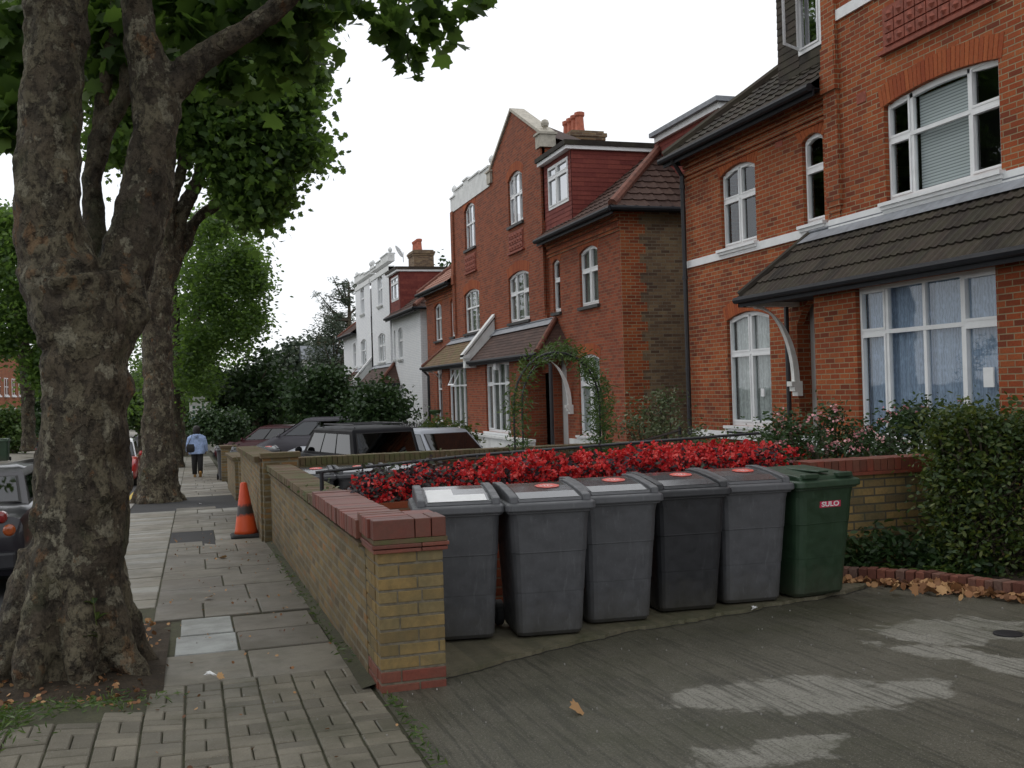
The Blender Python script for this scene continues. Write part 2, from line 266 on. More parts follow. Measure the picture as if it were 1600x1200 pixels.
# ---------------------------------------------------------------- mesh helpers
class MB:
    def __init__(s): s.v=[]; s.f=[]; s.t=[]
    def add(s,vs,fs,t=None):
        b=len(s.v); s.v.extend([tuple(p) for p in vs]); t=random.random() if t is None else t
        for f in fs: s.f.append([b+i for i in f]); s.t.append(t)
        return s
    def poly(s,*p,t=None): return s.add(p,[list(range(len(p)))],t)
    def box(s,x0,x1,y0,y1,z0,z1,t=None,M4=None):
        if x0>x1: x0,x1=x1,x0
        if y0>y1: y0,y1=y1,y0
        if z0>z1: z0,z1=z1,z0
        vs=[(x,y,z) for z in (z0,z1) for x,y in ((x0,y0),(x1,y0),(x1,y1),(x0,y1))]
        if M4: vs=[M4@Vector(p) for p in vs]
        return s.add(vs,[(3,2,1,0),(4,5,6,7),(0,1,5,4),(1,2,6,5),(2,3,7,6),(3,0,4,7)],t)
    def prism(s,pts,d,t=None):   # pts: loop of 3D points, d: extrusion vector
        n=len(pts); d=Vector(d); vs=[Vector(p) for p in pts]+[Vector(p)+d for p in pts]
        return s.add(vs,[list(range(n))[::-1],list(range(n,2*n))]+[(i,(i+1)%n,(i+1)%n+n,i+n) for i in range(n)],t)
    def tube(s,pts,rad,k=8,t=None,cap=True,wob=0):
        pts=[Vector(p) for p in pts]; n=len(pts); rad=[rad]*n if not hasattr(rad,'__len__') else rad
        rings=[]; up=None
        for i in range(n):
            d=(pts[min(i+1,n-1)]-pts[max(i-1,0)]).normalized()
            if up is None: up=d.orthogonal().normalized()
            up=(up-d*up.dot(d)).normalized(); sd=d.cross(up)
            rings.append([pts[i]+(up*math.cos(a)+sd*math.sin(a))*rad[i]*(1+(wob*(noise.noise(Vector((math.cos(a)*1.5,math.sin(a)*1.5,i*.45+pts[0].x)))) if wob else 0)) for a in [2*math.pi*j/k for j in range(k)]])
        vs=[p for r in rings for p in r]; fs=[]
        for i in range(n-1):
            for j in range(k): fs.append((i*k+j,i*k+(j+1)%k,(i+1)*k+(j+1)%k,(i+1)*k+j))
        if cap: fs.append(list(range(k))[::-1]); fs.append([(n-1)*k+j for j in range(k)])
        return s.add(vs,fs,t)
    def lathe(s,c,prof,k=16,t=None,axis='Z',M4=None):
        vs=[];fs=[];n=len(prof)
        for r,h in prof:
            for j in range(k):
                a=2*math.pi*j/k; p=(r*math.cos(a),r*math.sin(a),h)
                if axis=='Y': p=(p[0],p[2],p[1])
                if axis=='X': p=(p[2],p[0],p[1])
                p=Vector(p); p=M4@p if M4 else p
                vs.append(p+Vector(c))
        for i in range(n-1):
            for j in range(k): fs.append((i*k+j,i*k+(j+1)%k,(i+1)*k+(j+1)%k,(i+1)*k+j))
        fs.append(list(range(k))[::-1]); fs.append([(n-1)*k+j for j in range(k)])
        return s.add(vs,fs,t)
def finish(me,mat,tints=None,smooth=False):
    if mat: me.materials.append(mat)
    nl=len(me.loops)
    if nl:
        co=np.empty(len(me.vertices)*3,'f'); me.vertices.foreach_get('co',co); co=co.reshape(-1,3)
        li=np.empty(nl,'i'); me.loops.foreach_get('vertex_index',li)
        nf=len(me.polygons); no=np.empty(nf*3,'f'); me.polygons.foreach_get('normal',no); no=no.reshape(-1,3)
        lt=np.empty(nf,'i'); me.polygons.foreach_get('loop_total',lt); ln=np.repeat(no,lt,axis=0)
        flat=np.abs(ln[:,2])>.97; u=np.stack([-ln[:,1],ln[:,0],np.zeros(nl)],1); u[flat]=(1,0,0); u/=np.maximum(1e-9,np.linalg.norm(u,axis=1))[:,None]
        neg=(np.abs(u[:,0])>np.abs(u[:,1]))&(u[:,0]<0)|((np.abs(u[:,0])<=np.abs(u[:,1]))&(u[:,1]<0)); u[neg]*=-1
        v=np.cross(ln,u); v[v[:,2]<0]*=-1; v[flat]=(0,1,0)
        P=co[li]; uv=np.stack([(P*u).sum(1),(P*v).sum(1)],1).astype('f')
        me.uv_layers.new(name='UVMap').data.foreach_set('uv',uv.ravel())
        if tints is not None:
            a=me.attributes.new('tint','FLOAT','FACE'); a.data.foreach_set('value',np.asarray(tints,'f'))
        if smooth: me.polygons.foreach_set('use_smooth',[True]*nf)
    me.update()
def obj(name,mb,mat,parent=None,smooth=False,local=False,bevel=0,**tags):
    me=bpy.data.meshes.new(name); off=Vector((0,0,0))
    if parent is not None and not local:
        q=parent
        while q is not None: off=off+q.location; q=q.parent
    me.from_pydata([tuple(Vector(p)-off) for p in mb.v] if off.length else mb.v,[],mb.f); me.update()
    finish(me,mat,mb.t,smooth)
    o=bpy.data.objects.new(name,me); COL.objects.link(o); o.parent=parent
    if bevel:
        b=o.modifiers.new('bevel','BEVEL'); b.width=bevel; b.segments=2; b.limit_method='ANGLE'; b.angle_limit=R(40)
    for k,v in tags.items(): o[k]=v
    return o
def thing(name,label,cat,loc=(0,0,0),rz=0,group=None):
    o=bpy.data.objects.new(name,None); o.empty_display_size=.2; COL.objects.link(o); o.location=loc; o.rotation_euler=(0,0,rz)
    o['label']=label; o['category']=cat
    if group: o['group']=group
    return o
def struct(name,mb,mat,**k): return obj(name,mb,mat,kind='structure',**k)
def kids(o): return [c for c in bpy.data.objects if c.parent==o]
def copy_tree(o,loc=None,rz=None,label=None,parent=None):
    c=o.copy(); COL.objects.link(c); c.parent=parent
    if loc is not None: c.location=loc
    if rz is not None: c.rotation_euler=(0,0,rz)
    if label: c['label']=label
    for k in kids(o): copy_tree(k,parent=c)
    return c
LOBED=np.array([(0,-.42),(.16,-.36),(.40,-.34),(.38,-.16),(.60,-.02),(.40,.10),(.40,.32),(.2,.28),(.12,.42),(0,.62),(-.12,.42),(-.2,.28),(-.40,.32),(-.40,.10),(-.60,-.02),(-.38,-.16),(-.40,-.34),(-.16,-.36)])
OVAL=np.array([(0,-.5),(.22,-.15),(.2,.2),(0,.5),(-.2,.2),(-.22,-.15)])
QUAD=np.array([(0,-.5),(.36,.05),(0,.5),(-.36,-.05)])
LONG=np.array([(0,-.5),(.1,0),(0,.5),(-.1,0)])
ROUND=np.array([(.0,-.5),(.38,-.3),(.46,.1),(.2,.42),(-.2,.45),(-.48,.1),(-.36,-.32)])
def leafcloud(name,P,size,mat,parent,tmpl=QUAD,tilt=.9,tints=None,droop=0):
    P=np.asarray(P,float); n=len(P)
    if parent is not None: P=P-np.array(parent.location)
    sz=size*rng.uniform(.65,1.25,n); th=rng.uniform(0,2*np.pi,n)
    nx=rng.normal(0,tilt,(n,3)); nx[:,2]=np.abs(nx[:,2])*.6+.35; nx/=np.linalg.norm(nx,axis=1)[:,None]
    a=np.stack([np.cos(th),np.sin(th),np.full(n,-droop)],1); u=np.cross(nx,a); u/=np.linalg.norm(u,axis=1)[:,None]; w=np.cross(u,nx)
    k=len(tmpl); z=.18*np.abs(tmpl[:,0])
    V=P[:,None,:]+sz[:,None,None]*(tmpl[None,:,0,None]*u[:,None,:]+tmpl[None,:,1,None]*w[:,None,:]+z[None,:,None]*nx[:,None,:])
    me=bpy.data.meshes.new(name); me.vertices.add(n*k); me.vertices.foreach_set('co',V.astype('f').ravel())
    me.loops.add(n*k); me.loops.foreach_set('vertex_index',np.arange(n*k,dtype='i'))
    me.polygons.add(n); me.polygons.foreach_set('loop_start',np.arange(0,n*k,k,dtype='i')); me.polygons.foreach_set('loop_total',np.full(n,k,'i'))
    me.update(calc_edges=True); me.materials.append(mat)
    t=rng.uniform(0,1,n) if tints is None else np.clip(tints+rng.normal(0,.18,n),0,1)
    at=me.attributes.new('tint','FLOAT','FACE'); at.data.foreach_set('value',t.astype('f'))
    o=bpy.data.objects.new(name,me); COL.objects.link(o); o.parent=parent; return o
def clumps(blobs,per=14,leaves=45,cs=.28,shell=.55,flat=.8):
    """blobs: (x,y,z,rx,ry,rz) -> leaf positions gathered in small clumps, gaps between"""
    out=[];tt=[]
    for b in blobs:
        c=np.array(b[:3]); r=np.array(b[3:6] if len(b)>=6 else [b[3]]*3); k=max(3,int(per*(b[6] if len(b)>6 else 1)))
        d=rng.normal(0,1,(k,3)); d/=np.linalg.norm(d,axis=1)[:,None]; q=c+d*r*(rng.uniform(shell**3,1.05,(k,1))**(1/3))
        for cc in q:
            m=max(3,int(leaves*rng.uniform(.5,1.4))); s=cs*rng.uniform(.7,1.4)
            out.append(cc+rng.normal(0,1,(m,3))*np.array([s,s,s*flat])); tt.append(np.full(m,rng.uniform(.15,.85)))
    return np.concatenate(out),np.concatenate(tt)
# ---------------------------------------------------------------- ground
KX=-1.35
def gz(X,Y):
    z=.1-.03*min(Y,130)
    if X<KX: z+=.07*min(KX-X,14)
    return z
def sheet(name,mat,xs,ys,off=0,fn=None,**k):
    mb=MB(); nx,ny=len(xs),len(ys); vs=[(x,y,(fn or gz)(x,y)+off) for y in ys for x in xs]
    fs=[(j*nx+i,j*nx+i+1,(j+1)*nx+i+1,(j+1)*nx+i) for j in range(ny-1) for i in range(nx-1)]
    mb.add(vs,fs,.5); return struct(name,mb,mat,**k)
sheet('ground',M['earth'],[-600,-200,-60,-15.35,-8.2,KX-.2,KX+.2,5,20,60,200,600],[-60,0,20,60,100,130,300,600],-.22)
sheet('road',M['asphalt'],[-7.6,-4,KX-.005],[-30,0,20,60,130,170],-.115)
sheet('far_pavement',M['slab'],[-10.2,-7.62],[-30,0,30,60,130,170],.0)
mb=MB()
for a,bq in zip([-30,0,30,60,100],[0,30,60,100,130]):
    mb.prism([(-7.62,a,gz(-7.6,a)-.2),(-7.45,a,gz(-7.6,a)-.2),(-7.45,a,gz(-7.6,a)+.01),(-7.62,a,gz(-7.6,a)+.012)],(0,bq-a,gz(-7.6,bq)-gz(-7.6,a)),.5)
struct('far_kerb',mb,M['kerb'])
mb=MB(); y=-8.
while y<110:
    z0=gz(KX,y); z1=gz(KX,y+.9); s=random.uniform(-.004,.004)
    mb.add([(KX,y,z0-.2),(KX+.14,y,z0-.2),(KX+.14,y,z0+.004+s),(KX,y,z0+.004+s),(KX,y+.895,z1-.2),(KX+.14,y+.895,z1-.2),(KX+.14,y+.895,z1+.004+s),(KX,y+.895,z1+.004+s)],[(0,1,2,3),(7,6,5,4),(3,2,6,7),(0,3,7,4),(1,5,6,2)]); y+=.9
struct('kerb',mb,M['kerb'])
mb=MB()
for y in np.arange(17,100,2.): mb.poly(*[(x,yy,gz(x,yy)-.109) for x,yy in ((KX-.22,y),(KX-.12,y),(KX-.12,y+2),(KX-.22,y+2))])
struct('yellow_line',mb,M['yellow_line'])
# bedding under slabs and pavers
M['bed']=ground_mat('mossy_bed',(.06,.058,.04),(.085,.085,.05),5,50,.95,.6)
sheet('pavement_bed',M['bed'],[KX+.12,-.4,.3,1.0],[6.4,12,30,60,130],-.014)
def heave(x,y): return .07*math.exp(-((x+.85)**2/.35+(y-5.6)**2/.45))+.012*noise.noise(Vector((x*1.1,y*1.1,0)))
sheet('paver_bed',M['bed'],[KX+.12+.1*i for i in range(23)]+[.955],[-8,-4,0]+[1+.2*i for i in range(28)],-.013,fn=lambda x,y:gz(max(x,KX),y)+heave(x,y))
# basket-weave block paving
mb=MB()
def block(x0,x1,y0,y1,fn,th=.05,gap=.004,t=None,ch=.006,jit=.003):
    dz=random.uniform(-jit,jit); x0+=gap;x1-=gap;y0+=gap;y1-=gap; rot=random.uniform(-.012,.012)*(.6 if (x1-x0)>.4 else 1)
    cx,cy=(x0+x1)/2,(y0+y1)/2
    def q(x,y,d):
        X=cx+(x-cx)-(y-cy)*rot; Y=cy+(y-cy)+(x-cx)*rot; return (X,Y,fn(X,Y)+dz+d)
    top=[q(x0+ch,y0+ch,0),q(x1-ch,y0+ch,0),q(x1-ch,y1-ch,0),q(x0+ch,y1-ch,0)]; mid=[q(x0,y0,-ch),q(x1,y0,-ch),q(x1,y1,-ch),q(x0,y1,-ch)]; bot=[q(x0,y0,-th),q(x1,y0,-th),q(x1,y1,-th),q(x0,y1,-th)]
    mb.add(top+mid+bot,[(0,1,2,3)]+[(i+4,(i+1)%4+4,(i+1)%4,i) for i in range(4)]+[(i+8,(i+1)%4+8,(i+1)%4+4,i+4) for i in range(4)],t)
fnp=lambda x,y: gz(max(x,KX),y)+heave(x,y)
ny=int((6.44+3)/.2); nx=11
for j in range(ny):
    for i in range(nx):
        x=.94-.2*(i+1)-(.004*i); y=6.44-.2*(j+1)
        if x<KX+.13: continue
        if x<-.3 and y>5.75+.5*(x+.3)*.6: continue
        if (i+j)%2: block(x,x+.2,y,y+.1,fnp,gap=.0035,jit=.004); block(x,x+.2,y+.1,y+.2,fnp,gap=.0035,jit=.004)
        else: block(x,x+.1,y,y+.2,fnp,gap=.0035,jit=.004); block(x+.1,x+.2,y,y+.2,fnp,gap=.0035,jit=.004)
struct('block_paving',mb,M['paver'])
mb=MB(); fns=lambda x,y: gz(x,y)+.006*noise.noise(Vector((x,y*.6,3)))
def S(x0,x1,y0,y1,t=None): block(x0,x1,y0,y1,fns,gap=.007,t=t,jit=.005)
S(-.26,.31,6.47,7.3,.4); S(.31,.9,6.45,7.25,.38); S(-.16,.27,7.32,7.98,.98); S(.27,.88,7.27,7.93,.12); S(-.13,.26,8.0,8.68,.93); S(.26,.86,7.95,8.6,.15)
y=8.7; k=0
while y<62:
    h=random.choice([.62,.75,.6,.9]) ; pt=random.uniform(.2,.6); dark=y<12
    if 14.1<y<16.2: xs=[(.26,.9)]
    elif 20.6<y<24.2: xs=[]
    else:
        c=random.choice([.1,.25,.4,.3]); xs=[(-.34,c),(c,.9)] if k%3 else [(-.34,.05),(.05,.5),(.5,.9)]
        if dark and k%2: xs=[(-.34,.45),(.45,.9)]
    for a,bq in xs: S(a,bq,y,y+h,min(1,max(0,(.18 if dark else pt)+random.uniform(-.1,.12))))
    if 8.7<y<20 or y>24.3: S(-1.2,-.34,y,y+h*.5,random.uniform(.45,.7)); S(-1.2,-.34,y+h*.5,y+h,random.uniform(.4,.65))
    y+=h; k+=1
struct('pavement',mb,M['slab'])
P=[(random.uniform(-.3,.95),random.uniform(4,16),0) for _ in range(170)]
o=leafcloud('pavement_debris',[(x,y,gz(1,y)+heave(x,y)*(1 if y<6.4 else 0)+.012) for x,y,_ in P],.022,M['dead_leaf'],None,ROUND,.4); o['kind']='stuff'
sheet('tarmac_patch',M['tarmac'],[-.335,0,.255],[14.1,15,16.25],-.004)
sheet('tarmac_round_tree',M['tarmac'],[-1.2,0,.9],[20.6,22,24.6],-.002)
mb=MB()   # soil pit round the first tree
g=22
for j in range(g):
    for i in range(g):
        def pz(a,b_):
            x=-1.2+a/g*1.0; y=5.45+b_/g*3.3; return (x,y,gz(x,y)-.012+.06*math.exp(-((x+.75)**2+(y-7.05)**2)/.5)+.022*noise.noise(Vector((x*7,y*7,0))))
        mb.add([pz(i,j),pz(i+1,j),pz(i+1,j+1),pz(i,j+1)],[(0,1,2,3)],.5)
struct('tree_pit_soil',mb,M['soil'])
mb=MB()   # mossy soil gutter along the wall foot
for y in np.arange(5.9,14.5,.25):
    for (xa,xb) in ((.88,.99),):
        h=lambda y_:gz(1,y_)+.015+.012*noise.noise(Vector((1,y_*3,0)))
        mb.poly((xa,y,h(y)-.014),(xb,y,h(y)+.01),(xb,y+.25,h(y+.25)+.01),(xa,y+.25,h(y+.25)-.014))
struct('wall_foot_soil',mb,M['bed'])
# driveway and gardens
gd=lambda x,y: gz(1,y)
xs=[.955,1.4,2,3,4,5,6,8,11,16]; ys=[-8,-3,0,2,3,4,4.6,5.2,5.8,6.4,7,7.6,8.0]
sheet('driveway',M['concrete'],xs,ys,-.006)
mb=MB()   # older concrete strip under the bins, broken front edge
fr=[(1.33,5.89),(1.9,6.2),(2.72,6.58),(3.4,6.72),(4.2,6.95),(5.02,7.17),(5.6,7.5)]
def fry(x):
    for (a,b_),(c,d) in zip(fr,fr[1:]):
        if a<=x<=c: return b_+(d-b_)*(x-a)/(c-a)
    return fr[-1][1]
kk=MB(); xx=np.arange(1.33,5.6,.04)
for a,c in zip(xx,xx[1:]):
    e=lambda x:fry(x)+.07*noise.noise(Vector((x*4,0,0)))+.03*noise.noise(Vector((x*19,0,4)))
    za,zc=gz(1,e(a)),gz(1,e(c)); zb=gz(1,8.0)
    mb.poly((a,e(a),za+.022),(c,e(c),zc+.022),(c,8.0,zb+.006),(a,8.0,zb+.006)); mb.poly((a,e(a),za-.02),(c,e(c),zc-.02),(c,e(c),zc+.022),(a,e(a),za+.022))
    kk.poly((a,e(a)-.012-.01*abs(noise.noise(Vector((a*9,2,0)))),za-.0035),(c,e(c)-.012-.01*abs(noise.noise(Vector((c*9,2,0)))),zc-.0035),(c,e(c)+.01,zc-.0035),(a,e(a)+.01,za-.0035))
struct('concrete_strip',mb,M['strip']); struct('concrete_crack',kk,M['black_iron'])
mb=MB(); c=(4.95,5.42,gz(1,5.42)+.001); mb.lathe(c,[(.09,-.02),(.09,.003),(.07,.006)],20); obj('drain_cover',mb,M['black_iron'],label='small round dark drain cover set in the concrete driveway at far right',category='drain cover')
sheet('neighbour_garden',M['drive2'],[1.3,4,7,9.3],[8.3,12,20,30,40,60,90],-.03)
# ---------------------------------------------------------------- front garden walls
def wall_run(name,label,x0,x1,y0,y1,zt,mat,root=None,coping='mossy_coping',cw=.05,slope=-.0146,cop_h=.075,red_until=None,body_name='wall_body'):
    """wall following the street's fall; top z = zt at y0"""
    t=thing(name,label,'wall',(x0,y0,gz(1,y0)))
    top=lambda y:zt+slope*(y-y0)
    mb=MB(); n=max(1,int((y1-y0)/1.0)); 
    for k in range(n):
        a=y0+(y1-y0)*k/n; b_=y0+(y1-y0)*(k+1)/n
        za,zb=top(a)-cop_h,top(b_)-cop_h; ga,gb=gz(1,a)-.15,gz(1,b_)-.15
        mb.poly((x0,a,ga),(x0,a,za),(x0,b_,zb),(x0,b_,gb)); mb.poly((x1,a,ga),(x1,b_,gb),(x1,b_,zb),(x1,a,za)); mb.poly((x0,a,za),(x1,a,za),(x1,b_,zb),(x0,b_,zb))
    mb.poly((x0,y0,gz(1,y0)-.15),(x1,y0,gz(1,y0)-.15),(x1,y0,top(y0)-cop_h),(x0,y0,top(y0)-cop_h)); mb.poly((x0,y1,gz(1,y1)-.15),(x0,y1,top(y1)-cop_h),(x1,y1,top(y1)-cop_h),(x1,y1,gz(1,y1)-.15))
    obj('wall_body',mb,mat,t)
    red=MB(); mos=MB(); y=y0
    while y<y1-.01:
        w=min(.073,y1-y); r=red_until is not None and y<red_until; d=random.uniform(-.004,.004)
        m_=red if r else mos; g_=.004
        m_.box(x0-cw+d,x1+cw*.4+d,y+g_,y+w-g_*.4,top(y)-cop_h,top(y)+(.035 if r else 0)+random.uniform(-.003,.003)); y+=w
    if red_until: obj('brick_coping',red,M['red_coping'],t,bevel=.003)
    if mos.v: obj('mossy_coping',mos,M[coping],t,bevel=.003)
    return t,top
t,top=wall_run('garden_wall','low brick garden wall along the pavement, red coping at its near end turning mossy',.96,1.2,6.17,14.1,.81,M['wall_brick'],red_until=8.45)
mb=MB(); 
for y in np.arange(6.17,14.1,.3):   # projecting tile course
    mb.box(.925,1.0,y,y+.295,top(y)-.125,top(y)-.102)
obj('tile_course',mb,M['mossy_coping'],t)
# end pier: real bricks
px0,px1,py0,py1=.965,1.345,5.76,6.17
pr=thing('wall_pier','square yellow brick pier with red foot at the near end of the garden wall','brick pier',(px0,py0,gz(1,py0)))
yb=MB(); rb=MB(); mo=MB(); zb=gz(1,py0)-.03; k=0; z=zb
mo.box(px0+.006,px1-.006,py0+.006,py1,zb-.15,.72)
while z<.70:
    h=.066; tgt=rb if k<2 else yb; cuts=[px0,px0+.1125*(1 if k%2 else 2),px1] if k%2==0 else [px0,px0+.11,px0+.34 if k%3==0 else px0+.25,px1]
    if k%4==1: cuts=[px0,px0+.12,px1]
    for a,c in zip(cuts,cuts[1:]): tgt.box(a+.004,c-.004,py0+random.uniform(-.002,.002),py0+.1,z+.004,z+h-.002)
    tgt.box(px0-.001+random.uniform(-.002,.001),px0+.09,py0+.104,py0+.21+.1*(k%2),z+.004,z+h-.002); tgt.box(px0-.001,px0+.09,py0+.218+.1*(k%2),py1,z+.004,z+h-.002)
    tgt.box(px1-.09,px1+.001,py0+.104,py1,z+.004,z+h-.002)
    z+=h+.008; k+=1
M['pier_brick']=tinted('pier_brick',(.17,.12,.055),(.29,.195,.075),c3=(.21,.165,.085),scale=22,moss=(.1,.095,.055),mossamt=.55)
M['mortar']=plain('mortar',(.15,.13,.095),.95,.3,20,bmp=.3)
obj('mortar_core',mo,M['mortar'],pr); obj('yellow_bricks',yb,M['pier_brick'],pr,bevel=.003); obj('red_foot_bricks',rb,M['red_coping'],pr,bevel=.003)
c=MB(); 
for zz,e in ((.70,.022),(.727,.03)):
    c.box(px0-e,px0+.25,py0-e,py1,zz,zz+.021); c.box(px0+.254,px1+e,py0-e,py1,zz,zz+.021)
obj('tile_course',c,M['red_coping'],pr,bevel=.003)
c=MB(); c.box(px0-.02,px1+.022,py0-.02,py1,.75,.775); obj('mortar_bed',c,M['mossy_coping'],pr)
c=MB(); 
y=py0-.012
c.box(px0-.02,px0+.215,y,y+.11,.776,.885); c.box(px0+.22,px0+.31,y,y+.24,.776,.884); c.box(px0+.315,px1+.016,y,y+.24,.776,.886)
y+=.114
while y<py1: c.box(px0-.035,px0+.215,y,y+.068,.776,.886+random.uniform(-.003,.003)); y+=.073
c.box(px0+.22,px1+.01,py0+.232,py1,.776,.883)
obj('brick_coping',c,M['red_coping'],pr,bevel=.004)
# neighbouring front walls and piers
def pier(name,label,x0,x1,y0,y1,zt,mat='wall_brick',cop='mossy_coping'):
    t=thing(name,label,'brick pier',((x0+x1)/2,y0,gz(1,y0))); b_=MB(); b_.box(x0,x1,y0,y1,gz(1,y0)-.2,zt-.07); obj('pier_body',b_,M[mat],t)
    b_=MB(); b_.box(x0-.03,x1+.03,y0-.03,y1+.03,zt-.07,zt); obj('coping',b_,M[cop],t,bevel=.006); return t
wall_run('garden_wall','brown brick pavement wall with flat dark coping just behind the traffic cone',.84,1.1,14.12,19.9,.80,M['wall_brick'],slope=-.022,cw=.07)
pier('wall_pier','brown brick pier where the second garden wall meets the first',.87,1.33,13.95,14.11,.85)
wall_run('garden_wall','third brown brick garden wall with curved down coping beyond the cone',.83,1.08,22.5,27.5,.33,M['wall_brick'],slope=-.03)
pier('wall_pier','brown brick gate pier closing the third garden wall',.9,1.33,22.1,22.49,.36)
wall_run('garden_wall','far brown brick garden wall beside the walking person',.84,1.1,31.4,34.5,.16,M['wall_brick'],slope=-.03)
pier('wall_pier','far brown brick gate pier under the round bush',.78,1.2,31.0,31.39,.2)
# boundary walls running from the pavement to the houses
def cross_wall(label,y0,y1,x0,x1,zt,mat,cop,red=True,rise=0):
    t=thing('boundary_wall',label,'wall',(x0,y0,gz(1,y0))); b_=MB(); b_.box(x0,x1,y0,y1,gz(1,y0)-.2,zt-.14); obj('wall_body',b_,mat,t)
    c=MB(); x=x0
    while x<x1-.02: c.box(x+.003,min(x+.07,x1),y0-.025,y1+.02,zt-.11,zt+random.uniform(-.002,.002)); x+=.0735
    obj('brick_coping',c,M[cop],t,bevel=.003)
    c=MB(); c.box(x0,x1,y0-.045,y1+.03,zt-.14,zt-.112); obj('tile_course',c,M[cop],t); return t
bw_=cross_wall('yellow brick boundary wall with upright red brick coping behind the wheelie bins',8.0,8.23,5.2,7.3,.87,M['yellow_brick'],'red_coping')
b_=MB(); b_.box(1.21,5.2,8.0,8.22,gz(1,8)-.2,.74); obj('low_wall_body',b_,M['dark_red_brick'],bw_)
cross_wall('dark brick boundary wall behind the neighbour bins, in front of the parked cars',14.6,14.83,1.34,7.2,.73,M['stock_brick'],'mossy_coping')
# brick edging of the planting bed and the leaves
e=[(5.05,7.95),(5.25,7.72),(5.5,7.42),(5.72,7.1),(5.85,6.7),(5.93,6.3),(5.98,5.6),(6.0,4.6),(6.05,2.0),(6.1,-2.0)]
t=thing('brick_edging','low curved row of upright dark red bricks edging the planting bed','edging',(5.6,7.2,-.12)); b_=MB()
cum=[0]
for a,c in zip(e,e[1:]): cum.append(cum[-1]+math.dist(a,c))
s=0
while s<cum[-1]-.09:
    k=max(i for i in range(len(cum)) if cum[i]<=s); f=(s-cum[k])/(cum[k+1]-cum[k]); x=e[k][0]+(e[k+1][0]-e[k][0])*f; y=e[k][1]+(e[k+1][1]-e[k][1])*f
    an=math.atan2(e[k+1][1]-e[k][1],e[k+1][0]-e[k][0])+random.uniform(-.05,.05)
    b_.box(-.034,.034,-.06,.06,-.1,.115+random.uniform(-.008,.008),M4=Matrix.Translation((x,y,gz(1,y)))@Matrix.Rotation(an,4,'Z')@Matrix.Rotation(random.uniform(-.06,.06),4,'Y')); s+=.078
obj('upright_bricks',b_,M['edging_brick'],t,bevel=.006)
mb=MB(); pts=[(x+.03,y+.03) for x,y in e]; 
for (a,c) in zip(pts,pts[1:]): mb.poly((a[0],a[1],gz(1,a[1])+.05),(12,a[1]+.0,gz(1,a[1])+.12),(12,c[1],gz(1,c[1])+.12),(c[0],c[1],gz(1,c[1])+.05))
struct('flower_bed_soil',mb,M['soil'])
P=[]
for k in range(520):
    u=random.random(); i=min(6,int(u*7)); x=e[i][0]+(e[i+1][0]-e[i][0])*(u*7-i); y=e[i][1]+(e[i+1][1]-e[i][1])*(u*7-i); P.append((x-.04-abs(random.gauss(0,.09)),y-.05-abs(random.gauss(0,.05)),gz(1,y)+.015+abs(random.gauss(0,.015))))
o=leafcloud('leaf_litter',P,.055,M['dead_leaf'],None,ROUND,.5); o['kind']='stuff'
P=[(5.62+random.gauss(0,.12),6.82+random.gauss(0,.13),gz(1,6.8)+.03+abs(random.gauss(0,.02))) for k in range(60)]
o=leafcloud('leaf_litter',P,.08,M['dead_leaf'],None,LOBED,.6); o['kind']='stuff'
P=[(random.uniform(-1.15,-.3),random.uniform(5.7,8.4),gz(-.7,6.8)+.03) for k in range(420)]
o=leafcloud('leaf_litter',P,.035,M['dead_leaf'],None,ROUND,.5); o['kind']='stuff'
mb=MB()
for k in range(200):
    x=random.uniform(1.0,6); y=random.uniform(3.2,7.4); s=random.uniform(.0015,.0045)
    if random.random()<.25: x=random.uniform(-1.1,.9); y=random.uniform(4,8)
    mb.box(x-s,x+s,y-s,y+s,gz(1,y)-.01,gz(1,y)+s*.8)
o=obj('grit',mb,M['kerb'],kind='stuff')
P=[]; 
for y,x in [(4.94,1.82),(9.6,.1),(6.5,.12),(12.5,.3)]: P.append((x,y,gz(1,y)+.018))
o=leafcloud('fallen_leaf',P,.08,M['dead_leaf'],None,LOBED,.25,tints=np.array([.95]*4)); o['kind']='stuff'
def grassy(P,size=.05,name='weeds'):
    o=leafcloud(name,P,size,M['mid_leaf'],None,LONG,1.6); o['kind']='stuff'; return o
P=[(random.gauss(-1.0,.13),random.gauss(5.75,.2),0) for _ in range(600)]+[(random.gauss(-.55,.2),random.gauss(6.1,.12),0) for _ in range(250)]+[(random.gauss(.985,.02),random.uniform(3.8,5.7),0) for _ in range(160)]+[(random.gauss(.9,.04),random.uniform(6.5,13),0) for _ in range(220)]
grassy([(x,y,gz(x,y)+heave(x,y)+random.uniform(.0,.03)) for x,y,_ in P])
